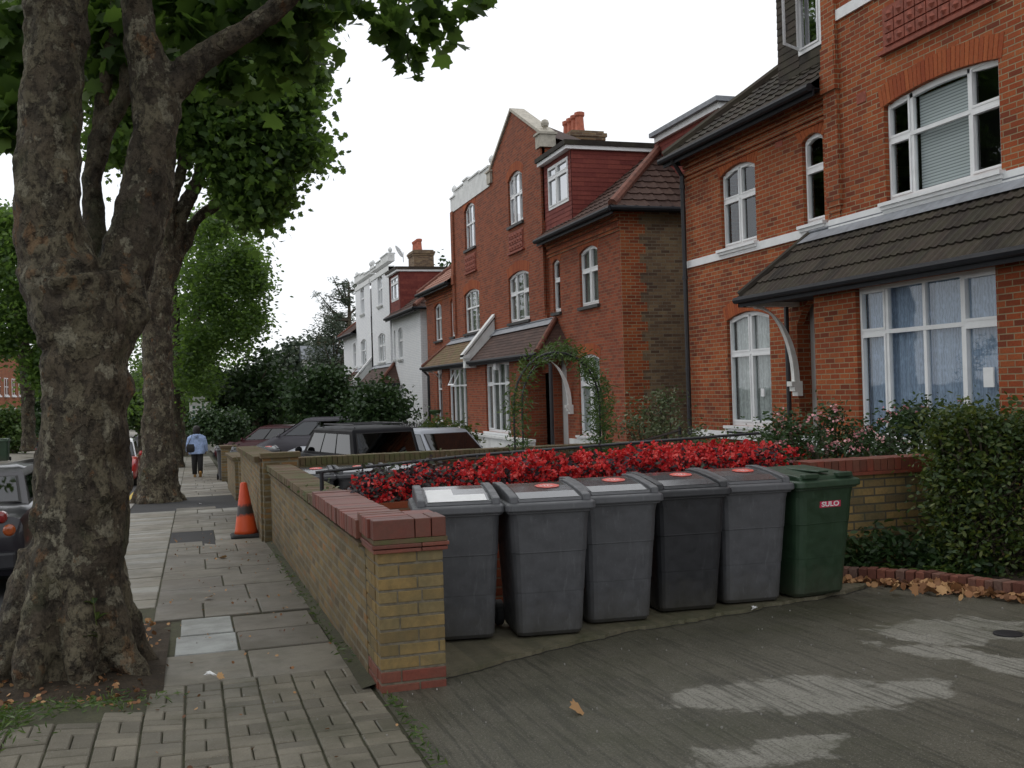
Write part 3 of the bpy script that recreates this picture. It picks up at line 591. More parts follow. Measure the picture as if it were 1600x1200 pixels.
# ---------------------------------------------------------------- houses
def arc_pts(a,b_,z,rise,k=8):
    """points of a segmental arch from a to b_ with the springing at z"""
    out=[]
    for i in range(k+1):
        u=i/k; out.append((a+(b_-a)*u, z+rise*(1-(2*u-1)**2)))
    return out
def tile_slope(mb,A,B,C,D,course=.3,rib=.15,amp=.018,lap=.03,samp=4):
    """A,B eave corners, C above B, D above A. Overlapping courses with a ribbed profile."""
    A,B,C,D=map(Vector,(A,B,C,D)); u=(B-A).normalized(); nn=(B-A).cross(D-A).normalized()
    if nn.z<-.05: nn=-nn
    elif abs(nn.z)<=.05 and nn.x>0: nn=-nn
    v=nn.cross(u).normalized(); 
    if v.z<0: v=-v
    h=(D-A).dot(v); n=max(1,round(h/course)); dh=h/n
    def lr(t): return ((A+(D-A)*t-A).dot(u),(B+(C-B)*t-A).dot(u))
    L0=min(0,(D-A).dot(u)); L1=max((B-A).dot(u),(C-A).dot(u)); st=rib/samp; grid=[L0+i*st for i in range(int((L1-L0)/st)+2)]
    tw=max(rib*2,.16) if rib<1 else .17
    for k in range(n):
        t0=k/n; t1=min(1,(k+1)/n+.004); a0,b0=lr(t0); a1,b1=lr(t1); sh=random.uniform(0,tw)
        prof=lambda x:amp*max(0,math.cos(2*math.pi*x/rib)) if amp else 0
        ok=[g for g in grid if min(a0,a1)-st<g<max(b0,b1)+st]
        vs=[];tt=[]
        for g in ok:
            x0=min(max(g,a0),b0); x1=min(max(g,a1),b1); w=random.uniform(-.002,.002)
            vs+= [A+u*x0+v*(k*dh-.012)+nn*(prof(x0)+.002), A+u*x0+v*(k*dh-.012)+nn*(lap+prof(x0)+w), A+u*x1+v*((k+1)*dh)+nn*(.004+prof(x1))]
        b_=len(mb.v); mb.v.extend([tuple(p) for p in vs])
        for i in range(len(ok)-1):
            ti=(math.sin((int((ok[i]+sh)/tw)*127.1+k*311.7+A.y*7.3))*43758.5)%1
            mb.f+= [[b_+3*i,b_+3*i+3,b_+3*i+4,b_+3*i+1],[b_+3*i+1,b_+3*i+4,b_+3*i+5,b_+3*i+2]]; mb.t+=[ti*.8,ti]
class Half:
    """one half of a semi-detached pair; o = distance from the outer corner towards the party wall"""
    def __init__(s,root,Yc,sg,S,X0,wing,white=False,detail=2,gable=True,bay=5.2):
        s.root,s.Yc,s.sg,s.S,s.X0,s.w,s.white,s.d,s.gable,s.bw=root,Yc,sg,S,X0,wing,white,detail,gable,bay; s.P=wing+bay
    def y(s,o): return s.Yc+s.sg*o
    def pt(s,x,o,z): return (x,s.y(o),z)
    def bx(s,mb,x0,x1,o0,o1,z0,z1,t=None): mb.box(x0,x1,s.y(o0),s.y(o1),z0,z1,t)
    def wall(s,mb,x,o0,o1,z0,z1,ops,depth=.13):
        """flat wall facing the street with openings (a,b,z0,z1,rise)"""
        os_=sorted({o0,o1}|{v for p in ops for v in p[:2] if o0<=v<=o1}); zs=sorted({z0,z1}|{v for p in ops for v in (p[2],p[3]+p[4]) if z0<v<z1})
        for a,b_ in zip(os_,os_[1:]):
            for c,d in zip(zs,zs[1:]):
                mo,mz=(a+b_)/2,(c+d)/2
                if any(p[0]<mo<p[1] and p[2]<mz<p[3]+p[4] for p in ops): continue
                mb.poly(s.pt(x,a,c),s.pt(x,b_,c),s.pt(x,b_,d),s.pt(x,a,d),t=.5)
        for (a,b_,za,zb,ri) in ops:
            ap=arc_pts(a,b_,zb,ri)
            for p,q in zip(ap,ap[1:]):
                if ri: mb.poly(s.pt(x,p[0],p[1]),s.pt(x,q[0],q[1]),s.pt(x,q[0],zb+ri),s.pt(x,p[0],zb+ri),t=.5)
                mb.poly(s.pt(x,p[0],p[1]),s.pt(x+depth,p[0],p[1]),s.pt(x+depth,q[0],q[1]),s.pt(x,q[0],q[1]),t=.5)
            for o in (a,b_): mb.poly(s.pt(x,o,za),s.pt(x+depth,o,za),s.pt(x+depth,o,zb),s.pt(x,o,zb),t=.5)
            mb.poly(s.pt(x,a,za),s.pt(x,b_,za),s.pt(x+depth,b_,za),s.pt(x+depth,a,za),t=.5)
    def window(s,x,a,b_,za,zb,ri=0,cols=(.5,),tr=.68,cur=None,sill='white',open_=None,thin=1,tcols=None,lab=None,glass='glass',parent=None,rec=.07,blind=None):
        f=MB(); g=MB(); X=x+rec; fw=.055*thin; W=b_-a
        def bar(o0,o1,z0,z1,dx=0,dd=.06): s.bx(f,X-dx,X+dd-dx*.3,o0,o1,z0,z1)
        bar(a,a+fw,za,zb); bar(b_-fw,b_,za,zb); bar(a+fw,b_-fw,za,za+fw*1.3)
        zt=za+(zb-za)*tr if tr else None
        if ri:
            ap=arc_pts(a,b_,zb,ri); lo=[(p[0],max(zb-fw,p[1]-fw*1.4)) for p in ap]
            for p,q,r,t_ in zip(ap,ap[1:],lo,lo[1:]): f.prism([s.pt(X,p[0],p[1]),s.pt(X,q[0],q[1]),s.pt(X,t_[0],t_[1]),s.pt(X,r[0],r[1])],(.06,0,0))
            top=zb+ri*.55
        else: bar(a+fw,b_-fw,zb-fw,zb); top=zb-fw
        for c in cols: o=a+W*c; bar(o-fw*.5,o+fw*.5,za+fw*1.3,(zt-fw*.5 if (tcols is not None and zt) else top),0,.055)
        if tcols is not None and zt:
            for c in tcols: o=a+W*c; bar(o-fw*.4,o+fw*.4,zt+fw*.5,top,0,.055)
        if zt: bar(a+fw,b_-fw,zt-fw*.5,zt+fw*.5,.008,.06)
        # casement frames slightly proud, one per light
        cs=[0]+list(cols)+[1]
        if s.d>1:
            for i,(c0,c1) in enumerate(zip(cs,cs[1:])):
                if len(cs)>3 and 0<i<len(cs)-2: continue
                oa,ob=a+W*c0+fw*.55,a+W*c1-fw*.55
                for (p,q) in (((za+fw*1.3,zt-fw*.5),(zt+fw*.5,top)) if zt else ((za+fw,top),)):
                    bar(oa,oa+.032,p,q,.014); bar(ob-.032,ob,p,q,.014); bar(oa+.032,ob-.032,p,p+.032,.014); bar(oa+.032,ob-.032,q-.032,q,.014)
        w=obj('window',f,M['white_paint'],parent or s.root,**({'label':lab} if lab else {}))
        if ri:
            ap=arc_pts(a+.02,b_-.02,zb-.02,ri); g.poly(s.pt(X+.035,a+.02,za+.02),s.pt(X+.035,b_-.02,za+.02),*[s.pt(X+.035,p[0],p[1]) for p in ap[::-1]],t=.5)
        else: g.poly(s.pt(X+.035,a+.02,za+.02),s.pt(X+.035,b_-.02,za+.02),s.pt(X+.035,b_-.02,zb-.02),s.pt(X+.035,a+.02,zb-.02),t=.5)
        obj('pane',g,M[glass],w)
        if cur:
            c=MB(); n=int(W/.035); vs=[]
            for i in range(n+1):
                o=a+W*i/n; dx=.025*math.sin(i*1.15+za)+.018*math.sin(i*.41)
                vs+=[s.pt(X+.10+dx,o,za+.05+.02*math.sin(i*.9)),s.pt(X+.10+dx,o,zb+ri)]
            c.add(vs,[(2*i,2*i+2,2*i+3,2*i+1) for i in range(n)],.5); obj('curtain',c,M[cur],w,smooth=True)
        if blind:
            c=MB(); s_=blind; c.poly(s.pt(X+.1,a+W*s_[0],za+.05),s.pt(X+.1,a+W*s_[1],za+.05),s.pt(X+.1,a+W*s_[1],zb),s.pt(X+.1,a+W*s_[0],zb)); obj('blind',c,M['blind'],w)
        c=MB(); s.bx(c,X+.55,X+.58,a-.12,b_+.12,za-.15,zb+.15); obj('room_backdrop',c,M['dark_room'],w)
        if sill:
            c=MB(); e=.07
            if sill=='white':
                s.bx(c,x-.1,x+rec+.01,a-e,b_+e,za-.05,za-.001); s.bx(c,x-.07,x+.02,a-e*.8,b_+e*.8,za-.1,za-.051); s.bx(c,x-.04,x+.02,a-e*.6,b_+e*.6,za-.14,za-.101); m=M['white_paint'] if not s.white else M['render_white']
            else: s.bx(c,x-.07,x+rec+.01,a-e,b_+e,za-.08,za-.001); m=M['dark_sill']
            obj('sill',c,m,w)
        if open_:
            # an opened light hinged at the top or on the side
            kind,o0,o1,z0,z1=open_; ff=MB(); gg=MB(); an=R(28)
            if kind=='top':
                q=lambda o,z:(X-.02-(z1-z)*math.sin(an),s.y(o),z1-(z1-z)*math.cos(an))
            else:
                q=lambda o,z:(X-.02-abs(o-o0)*math.sin(R(62)),s.y(o0+(o-o0)*math.cos(R(62))),z)
            d=.05
            for (p0,p1,r0,r1) in ((o0,o1,z0,z0+d),(o0,o1,z1-d,z1),(o0,o0+(d if o1>o0 else -d),z0+d,z1-d),(o1-(d if o1>o0 else -d),o1,z0+d,z1-d)):
                ff.prism([q(p0,r0),q(p1,r0),q(p1,r1),q(p0,r1)],(-.03,0,0))
            gg.poly(q(o0,z0),q(o1,z0),q(o1,z1),q(o0,z1)); 
            oc=obj('open_light',ff,M['white_paint'],w); return w
        return w
    def voussoirs(s,mb,x,a,b_,z,ri,h=.27,proud=.006,over=.06,n=None):
        W=b_-a; rr=((W/2)**2+ri*ri)/(2*ri); cx=(a+b_)/2; cz=z+ri-rr; am=math.asin(min(1,(W/2)/rr)); am2=am*1.06
        n=n or max(7,int(2*am2*rr/.078)); 
        for i in range(n):
            t0=-am2+2*am2*i/n; t1=-am2+2*am2*(i+1)/n; g=(t1-t0)*.07
            f=lambda t,r_:s.pt(x-proud,cx+r_*math.sin(t),cz+r_*math.cos(t))
            mb.prism([f(t0+g,rr+.002),f(t1-g,rr+.002),f(t1-g,rr+h),f(t0+g,rr+h)],(proud+.02,0,0))
def cross_board(mb,pts,thick):  mb.prism(pts,thick)
def build_half(root,Yc,sg,S,wing,style,X0=9.5,gable=True,detail=2,band=False,roof_tile='dark_tile',porch_tile='dark_tile',brickm='red_brick',bay=5.2,dormer=True):
    white=style=='white'; H=Half(root,Yc,sg,S,X0,wing,white,detail,gable,bay); y=H.y; d2=detail>1
    bm=M['white_brick'] if white else M[brickm]; XB=X0-.08; w=wing; zb=S-4.6
    top=S+1.72; par=S+5.1
    gw=(w+1.5,w+3.5) if not band else (w+1.35,w+3.52)     # first-floor gable-bay window
    hg=(w+1.85,w+3.25)                                     # second-floor window
    W1=(1.42,2.66); W2=(4.12,4.7); 
    if w>5.5: W1=(4.0,5.05); W2=(5.75,6.2)
    G1=(1.5,2.98)
    if w>5.5: G1=(4.0,5.1)
    door=(3.82,4.9) if w<5.5 else (5.4,6.3)
    # wing wall
    mb=MB(); z1=S+1.35
    ops=[(W1[0],W1[1],S,z1-.0,.13),(W2[0],W2[1],S+.02,z1,.1),(G1[0],G1[1],S-3.25,S-1.32,.12),(door[0],door[1],S-3.9,S-1.55,.42)]
    H.wall(mb,X0,0,w,zb,S+2.02,ops)
    # bay wall, above porch roof
    ops=[(gw[0],gw[1],S,S+1.36,.14 if not band else .1),(hg[0],hg[1],S+2.92,S+4.3,.2)]
    zp=S+4.68 if gable else S+4.62
    H.wall(mb,XB,w,w+bay,S-1.6,zp,ops)
    mb.poly(*[H.pt(a,w,z) for a,z in ((XB,S-1.6),(X0,S-1.6),(X0,zp),(XB,zp))],t=.5)
    # return wall of the gable front above the wing roof
    mb.poly(H.pt(XB,w,S+2),H.pt(X0+2.6,w,S+2),H.pt(X0+2.6,w,zp),H.pt(XB,w,zp),t=.5)
    if gable:
        pk=S+6.3; c=w+2.65
        mb.poly(H.pt(XB,w,zp),H.pt(XB,w+bay,zp),H.pt(XB,w+bay,zp+.25),H.pt(XB,c,pk),H.pt(XB,w,zp+.3),t=.5)
        mb.poly(H.pt(XB+.3,w,zp),H.pt(XB+.3,w+bay,zp),H.pt(XB+.3,w+bay,zp+.25),H.pt(XB+.3,c,pk),H.pt(XB+.3,w,zp+.3),t=.5)
    # bay block on the ground floor
    X1=X0-.75; bo=(w+.5,w+bay); bw=(w+1.5,w+4.05) if not band else (w+1.5,w+4.1)
    if white: bw=(w+1.3,w+3.9)
    H.wall(mb,X1,bo[0],bo[1],zb,S-1.12,[(bw[0],bw[1],S-3.3,S-1.22,0)])
    mb.poly(H.pt(X1,bo[0],zb),H.pt(X0,bo[0],zb),H.pt(X0,bo[0],S-1.05),H.pt(X1,bo[0],S-1.05),t=.5)
    # porch recess
    a,b_=door; mb.poly(H.pt(X0+.13,a,zb),H.pt(X0+.25,a,zb),H.pt(X0+.25,a,S-1.0),H.pt(X0+.13,a,S-1.0),t=.5); mb.poly(H.pt(X0+.13,b_,zb),H.pt(X0+.25,b_,zb),H.pt(X0+.25,b_,S-1.0),H.pt(X0+.13,b_,S-1.0),t=.5)
    obj('wall',mb,bm,root)
    mb=MB(); H.bx(mb,X0+.25,X0+.3,a-.1,b_+.1,S-3.9,S-1.05); dr=obj('door',mb,M['door_white'],root); 
    k=MB(); 
    for (p,q) in ((S-3.6,S-2.7),(S-2.55,S-1.75)): H.bx(k,X0+.23,X0+.251,a+.12,a+.45,p,q); H.bx(k,X0+.23,X0+.251,a+.58,b_-.12,p,q)
    obj('door_panel',k,M['door_white'],dr)
    # side wall and rear
    mb=MB(); 
    mb.poly((X0,Yc,zb),(X0+10,Yc,zb),(X0+10,Yc,S+2.05),(X0,Yc,S+2.05),t=.5); mb.poly((X0+10,Yc,zb),(X0+10,y(w+bay),zb),(X0+10,y(w+bay),S+2.05),(X0+10,Yc,S+2.05),t=.5)
    obj('side_wall',mb,M['stock_brick'],root,label='stock brick side wall in browner brick than the front')
    if not band:
        q=MB(); z=zb; k=0
        while z<S+2:
            L=.62 if k%2 else .45
            if not white: L=(.62 if k%2 else .47)
            H.bx(q,X0-.004,X0+L,-.004,.02,z,min(z+(.225 if not white else .34),S+2.0)); z+=.225 if not white else .34; k+=1
        obj('quoin',q,M['red_brick'] if not white else M['white_brick'],root)
    # voussoirs
    if not white:
        for (xx_,a,b_,z,ri,hh) in ((X0,W1[0],W1[1],z1,.13,.27),(X0,W2[0],W2[1],z1,.1,.27),(X0,G1[0],G1[1],S-1.32,.12,.27),(XB,gw[0],gw[1],S+1.36,.14 if not band else .1,.3),(XB,hg[0],hg[1],S+4.3,.2,.27)):
            v=MB(); H.voussoirs(v,xx_,a,b_,z,ri,hh); obj('brick_arch',v,M['voussoir'],root)
        # oversailing brick courses under the gutter
        v=MB()
        for k,(z,e) in enumerate(((S+1.56,.03),(S+1.64,.055),(S+1.80,.05),(S+1.88,.085),(S+1.955,.11))): H.bx(v,X0-e,X0+.02,.0,w-.02,z,z+.068)
        obj('eaves_courses',v,M['red_brick'],root)
        v=MB(); H.bx(v,XB-.06,XB+.02,w+.0,w+.34,S+.25,S+6.0 if False else S+4.6); H.bx(v,XB-.1,XB+.02,w-.02,w+.36,S+1.9,S+2.25); H.bx(v,XB-.07,X0+.02,w-.03,w+.3,S+2.25,S+2.6)
        for i in range(3): H.bx(v,XB-.05+.015*i,XB+.02,w+.03*i,w+.34-.03*i,S+.16-.09*i,S+.25-.09*i)
        obj('pilaster',v,bm,root)
        v=MB()   # ornamental terracotta panel
        po=(hg[0]-.02,hg[1]+.02) if not band else (gw[0]+.05,gw[1]-.05); pz=(S+2.12,S+2.72)
        H.bx(v,XB-.015,XB+.01,po[0],po[1],pz[0],pz[1]); n=9 if band else 5; m_=3
        for i in range(n):
            for j in range(m_):
                a=po[0]+.05+(po[1]-po[0]-.1)*i/n; b_=po[0]+.05+(po[1]-po[0]-.1)*(i+1)/n; c=pz[0]+.04+(pz[1]-pz[0]-.08)*j/m_; d=c+(pz[1]-pz[0]-.08)/m_
                H.bx(v,XB-.04,XB,a+.01,b_-.01,c+.01,d-.01); mo,mz=(a+b_)/2,(c+d)/2; r_=(b_-a)*.3
                v.add([H.pt(XB-.04,mo-r_,mz),H.pt(XB-.04,mo,mz-r_),H.pt(XB-.04,mo+r_,mz),H.pt(XB-.04,mo,mz+r_),H.pt(XB-.075,mo,mz)],[(0,1,4),(1,2,4),(2,3,4),(3,0,4)])
        H.bx(v,XB-.07,XB+.01,po[0]-.06,po[1]+.06,pz[0]-.06,pz[0]-.003)
        obj('terracotta_panel',v,M['terracotta'],root)
    if band:
        for q_ in ((X0-.035,X0+.01,-.01,w-.0,S-.17,S-.03),(XB-.035,XB+.01,w,w+bay,S-.165,S-.025),(X0-.04,X0+.01,-.02,w,S-3.5,S-3.36),(X1-.03,X1+.01,bo[0],w+bay,S-3.5,S-3.36),(XB-.035,XB+.01,w,w+bay,S+2.92,S+3.08)):
            v=MB(); H.bx(v,*q_); obj('string_course',v,M['white_paint'],root)
        v=MB(); 
        for (xx_,o,z) in ((X0,3.35,S+1.45),(XB,w+.75,S+1.55)): v=MB(); H.bx(v,xx_-.006,xx_+.01,o,o+.22,z,z+.15); obj('air_brick',v,M['terracotta'],root)
    # windows
    sl='white' if (band or white) else 'dark'
    H.window(X0,W1[0],W1[1],S,z1,.13,(.5,),.66,'dull_net' if not band else None,sl)
    H.window(X0,W2[0],W2[1],S+.02,z1,.1,(),.66,None,sl)
    H.window(XB,gw[0],gw[1],S,S+1.36,.14 if not band else .1,(.33,.67) if not band else (.23,.735),.64,None if band else 'dull_net',sl,blind=(.25,.72) if band else None)
    H.window(XB,hg[0],hg[1],S+2.92,S+4.3,.2,(.33,.67) if not band else (.5,),.64,None,sl,glass='mirror_glass' if not white else 'glass')
    H.window(X0,G1[0],G1[1],S-3.25,S-1.32,.12,(.5,),.68,'white_net','white',lab='two light window with a patterned net curtain' if band else None)
    opn=None
    bwn=H.window(X1,bw[0],bw[1],S-3.3,S-1.22,0,(.22,.5,.76) if band else (.25,.5,.75),.70,'blue_net' if band else 'dull_net','white',lab='wide bay window with blue net curtains' if band else None,open_=('top',w+2.5,w+3.3,S-1.9,S-1.26) if not gable and not white else None)
    if band:
        v=MB(); H.bx(v,X1+.08,X1+.1,bw[0]+2.27,bw[0]+2.43,S-2.6,S-2.37); obj('paper_notice',v,M['white_paint'],bwn)
        v=MB(); H.bx(v,X0+.08,X0+.1,G1[0]+1.0,G1[0]+1.1,S-2.72,S-2.58); obj('paper_notice',v,M['white_paint'],root)
    if not band:   # white painted base
        v=MB(); H.bx(v,X1-.22,X1-.003,bo[0]-(1.2 if w<5.5 else .3),w+bay-.1 if not white else w+bay,zb,S-3.45); H.bx(v,X1-.27,X1-.003,bo[0]-(1.25 if w<5.5 else .3),w+bay-.1,S-3.45,S-3.38); H.bx(v,X0-.06,X0-.003,.0,door[0]-.2,zb,S-3.35); obj('white_base_wall',v,M['render_white'],root)
        v=MB(); H.bx(v,X1-.24,X1-.2,w+2.2,w+3.3,S-4.35,S-3.85); bs=obj('basement_window',v,M['white_paint'],root); v=MB(); 
        for i in range(2): H.bx(v,X1-.25,X1-.238,w+2.26+i*.52,w+2.72+i*.52,S-4.3,S-3.9)
        obj('pane',v,M['car_glass'],bs)
    # lean-to roof over porch and bay
    XE=X0-1.0; ze=S-1.12; zt=S-.2; oe=3.3 if w<5.5 else 4.9; ot=oe+(1.15 if not band else .75)
    if band: oe=3.7; ot=4.4
    mb=MB(); pe=w+bay-.12
    tile_slope(mb,H.pt(XE,oe,ze),H.pt(XE,pe,ze),H.pt(XB-.02,pe,zt),H.pt(XB-.02,ot,zt),.3 if band else .13,.15 if band else .17,.02 if band else .002,.03 if band else .014,6 if band else 2)
    tile_slope(mb,H.pt(XE,oe,ze),H.pt(X0,oe,ze),H.pt(X0,ot,zt),H.pt(X0-.05,ot,zt),.3 if band else .13,.15 if band else .17,.02 if band else .002,.03 if band else .014)
    pr_=obj('porch_roof',mb,M[porch_tile],root)
    mb=MB(); mb.tube([H.pt(XE+.02,oe+.03,ze+.06),H.pt(X0-.05,ot,zt+.05)],.075,8); obj('hip_tile',mb,M['ridge_tile'] if not band else M['dark_tile'],pr_)
    mb=MB(); mb.poly(H.pt(XB-.006,ot-.02,zt+.07),H.pt(XB-.2,ot-.08,zt-.1),H.pt(XB-.2,pe,zt-.1),H.pt(XB-.006,pe,zt+.07)); mb.tube([H.pt(XB-.02,ot,zt+.08),H.pt(XB-.02,pe,zt+.08)],.02,6); obj('lead_flashing',mb,M['lead'],pr_)
    mb=MB(); mb.tube([H.pt(XE-.04,oe-.02,ze-.02),H.pt(XE-.04,pe,ze-.02)],.055,8); H.bx(mb,XE,XE+.03,oe,pe,ze-.13,ze); H.bx(mb,XE,X0,oe+.0,oe+.03,ze-.13,ze-.01); H.bx(mb,XE+.03,X0-.0,oe+.03,pe,ze-.06,ze-.04); obj('porch_gutter',mb,M['gutter'],root)
    # curved bracket
    mb=MB(); ob=oe+.12; n=14; pts=[]
    for i in range(n+1):
        an=math.pi/2*i/n; pts.append((X0-.08-.75*(1-math.cos(an)),ob,ze-1.35+1.25*math.sin(an)))
    out=[Vector((p[0]-.05*math.cos(math.pi/2*i/n),y(ob),p[2]+.0)) for i,p in enumerate(pts)]; inn=[Vector((p[0]+.05,y(ob),p[2]-.06*math.sin(math.pi/2*i/n))) for i,p in enumerate(pts)]
    for i in range(n): mb.prism([out[i],out[i+1],inn[i+1],inn[i]],(0,.09*sg,0))
    for i in range(3): H.bx(mb,X0-.2+.05*i,X0+.0,ob-.03,ob+.12,ze-1.35-.08*(i+1),ze-1.35-.08*i)
    H.bx(mb,XE+.08,X0,ob-.01,ob+.1,ze-.13,ze-.06); obj('porch_bracket',mb,M['white_wood'],root)
    # main roof
    zs=S+2.05; XE=X0-.32; s_=.8; run=2.65; rz=zs+s_*run; k=.3; pk=Yc-sg*k
    mb=MB(); A=(XE,pk,zs); fine=dict(course=.3,rib=.3,amp=.022,lap=.035,samp=4)
    tile_slope(mb,A,(XE,y(w+.0),zs),(XE+run,y(max(w,run-k)),rz),(XE+run,pk+sg*run,rz),**fine)
    Bk=(X0+10.3,pk,zs); tile_slope(mb,A,Bk,(X0+10.3-run,pk+sg*run,rz),(XE+run,pk+sg*run,rz),**fine)
    mb.poly((XE+run-.0,pk+sg*run,rz),(X0+10.3-run,pk+sg*run,rz),(X0+10.3-run,y(w+bay),rz),(XE+run,y(w+bay),rz)); 
    mb.poly((XE+1,y(w),zs+.8),(XE+1,y(w+bay),zs+.8),(XE+run,y(w+bay),rz),(XE+run,y(w),rz)); mb.poly(Bk,(X0+10.3,y(w+bay),zs),(X0+10.3-run,y(w+bay),rz),(X0+10.3-run,pk+sg*run,rz))
    if gable:
        c=y(w+2.65)
        for oo in (y(w),y(w+bay)): mb.poly((XB+.3,c,S+6.2),(XB+.3,oo,zp+.25),(XB+3,oo,zp-.4),(XB+3,c,zp-.3))
    rf=obj('roof',mb,M[roof_tile],root)
    mb=MB(); mb.tube([Vector(A)+Vector((.03,.03*sg,.07)),(XE+run,pk+sg*run,rz+.07)],.11,8); mb.tube([Vector(Bk)+Vector((0,0,.05)),(X0+10.3-run,pk+sg*run,rz+.05)],.1,6); mb.tube([(XE+run,pk+sg*run,rz+.05),(X0+10.3-run,pk+sg*run,rz+.05)],.1,6); obj('hip_tile',mb,M['ridge_tile'] if not band else M['dark_tile'],rf)
    mb=MB(); mb.tube([(XE-.05,pk-sg*.05,zs-.04),(XE-.05,y(w)+.0,zs-.04)],.065,8); H.bx(mb,XE,XE+.03,-k,w,zs-.17,zs-.02); mb.tube([(XE-.05,pk-sg*.05,zs-.04),(X0+10,pk-sg*.05,zs-.04)],.06,8); H.bx(mb,XE,X0,-k,w,zs-.06,zs-.045); mb.box(XE,X0+10,pk,Yc,zs-.06,zs-.045)
    obj('gutter',mb,M['gutter'],root)
    # dormer
    if dormer:
        do=(w-2.15,w-.05) if w<5.5 else (w-2.6,w-.1); dx=X0-.05 if not band else X0+.45; zt=S+4.1 if not band else S+4.4; z0=S+2.2 if not band else S+2.6; dw=(w-1.95,w-.4) if not band else (w-1.5,w-.25)
        if w>5.5: dw=(w-2.3,w-.5)
        dz=(S+2.78,S+3.98) if not band else (S+3.0,S+4.25)
        if band: do=(w-2.15,w-.02)
        if not band: dz=(S+2.8,S+3.95)
        dm=MB(); tm='red_tile' if not band else 'dark_tile'
        def hung(o0,o1,za,zb_): 
            if zb_-za>.05 and o1-o0>.03: tile_slope(dm,H.pt(dx,o0,za),H.pt(dx,o1,za),H.pt(dx,o1,zb_),H.pt(dx,o0,zb_),.12,.17,0,.014,1)
        hung(do[0],dw[0],z0,zt); hung(dw[1],do[1],z0,zt); hung(dw[0],dw[1],z0,dz[0]); hung(dw[0],dw[1],dz[1],zt)
        for o in do: 
            q0,q1=H.pt(dx,o,S+2.1),H.pt(dx+4.4,o,S+2.1); mbp=(q0,q1,(q1[0],q1[1],zt),(q0[0],q0[1],zt))
            A_,B_,C_,D_=map(Vector,mbp); b0=len(dm.v); tile_slope(dm,A_,B_,C_,D_,.12,.17,0,.014,1)
        
        dob=obj('dormer',dm,M[tm],root,label='tile hung flat roofed dormer')
        ff=MB(); H.bx(ff,dx-.22,dx+4.6,do[0]-.15,do[1]+.15,zt+.08,zt+.2); obj('dormer_roof',ff,M['dark_tile'],dob)
        ff=MB(); H.bx(ff,dx-.17,dx+4.5,do[0]-.1,do[1]+.1,zt-.02,zt+.078); obj('fascia',ff,M['white_paint'] if not band else M['gutter'],dob)
        H.window(dx-.09,dw[0],dw[1],dz[0],dz[1],0,(.55,) if not band else (.5,),.72 if not band else .8,None,None,glass='mirror_glass',parent=dob,open_=('side',w-1.42,w-.92,S+3.06,S+4.0) if band else None)
    # gable coping, parapets, pinnacles
    if gable:
        v=MB(); c=w+2.65
        for a,b_,za,zb_ in ((w-.05,c,zp+.3,S+6.33),(w+bay+.05,c,zp+.25,S+6.33)):
            v.prism([H.pt(XB-.06,a,za),H.pt(XB-.06,c,zb_),H.pt(XB-.06,c,zb_+.09),H.pt(XB-.06,a,za+.09)],(.45,0,0))
        obj('gable_coping',v,M['stone'],root)
        for o,z in ((w+.1,zp),(w+bay-.1,zp)):
            v=MB(); H.bx(v,XB-.08,XB+.38,o-.2,o+.2,z-.05,z+.3); H.bx(v,XB-.12,XB+.42,o-.24,o+.24,z+.3,z+.36)
            v.lathe((XB+.15,y(o),z+.36),[(.14,0),(.1,.06),(.05,.1),(.05,.16),(.1,.2),(.12,.28),(.09,.36),(.02,.4)],10)
            obj('pinnacle',v,M['stone' if not white else 'render_white'],root)
    else:
        v=MB(); 
        if white: pts=[(w,S+4.9),(w+.5,S+5.0),(w+bay-.6,S+4.7),(w+bay,S+4.62)]; H.bx(v,XB-.04,XB+.3,w,w+bay,zp-.2,zp+.05)
        else: H.bx(v,XB-.03,XB+.32,w,w+bay,zp-.05,zp+.28)
        steps=[(w,w+.7,.18),(w+.7,w+1.9,.36),(w+1.9,w+2.6,.46),(w+2.6,w+bay-1.1,.36),(w+bay-1.1,w+bay,.3)] if not white else [(w,w+2.0,.36),(w+2.0,w+3.4,.26),(w+3.4,w+bay,.14)]
        for a,b_,h in steps: H.bx(v,XB-.03,XB+.32,a,b_,zp+.28,zp+.28+h)
        for a,b_,h in steps: H.bx(v,XB-.07,XB+.36,a,b_+.03,zp+.28+h,zp+.33+h)
        for o in ((w+.1),(w+bay-.1)): v.lathe((XB+.12,y(o),zp+.55),[(.12,0),(.05,.1),(.05,.16),(.1,.22),(.11,.3),(.07,.38),(.01,.44)],10)
        obj('parapet',v,M['render_white'],root)
    # pipes
    v=MB(); v.tube([(XE-.03,y(.15),zs-.08),(X0-.1,y(.08),zs-.4),(X0-.1,y(.08),zb)],.045,8); 
    for z in np.arange(zb+.6,zs-.5,1.8): v.tube([(X0-.1,y(.08),z),(X0-.1,y(.08),z+.07)],.06,8)
    obj('downpipe',v,M['black_iron'],root) if band or white is False and False else None
    v=MB(); xs_=X0+1.9; v.tube([(xs_,Yc-sg*.1,zs-.1),(xs_,Yc-sg*.1,zb)],.055,8); v.box(xs_-.13,xs_+.13,Yc-sg*.02,Yc-sg*.24,zs-.65,zs-.4); obj('side_downpipe',v,M['black_iron'],root)
    if not band: v=MB(); v.tube([H.pt(X0-.98,oe+.05,ze-.05),H.pt(X0-.7,oe-.2,ze-.3),H.pt(X0-.7,oe-.2,zb)],.05,8); obj('porch_pipe',v,M['black_iron'],root)
    else: v=MB(); v.tube([H.pt(X0-.08,4.0-.35,ze-.1),H.pt(X0-.08,3.65,zb)],.04,8); obj('porch_pipe',v,M['black_iron'],root)
    return H
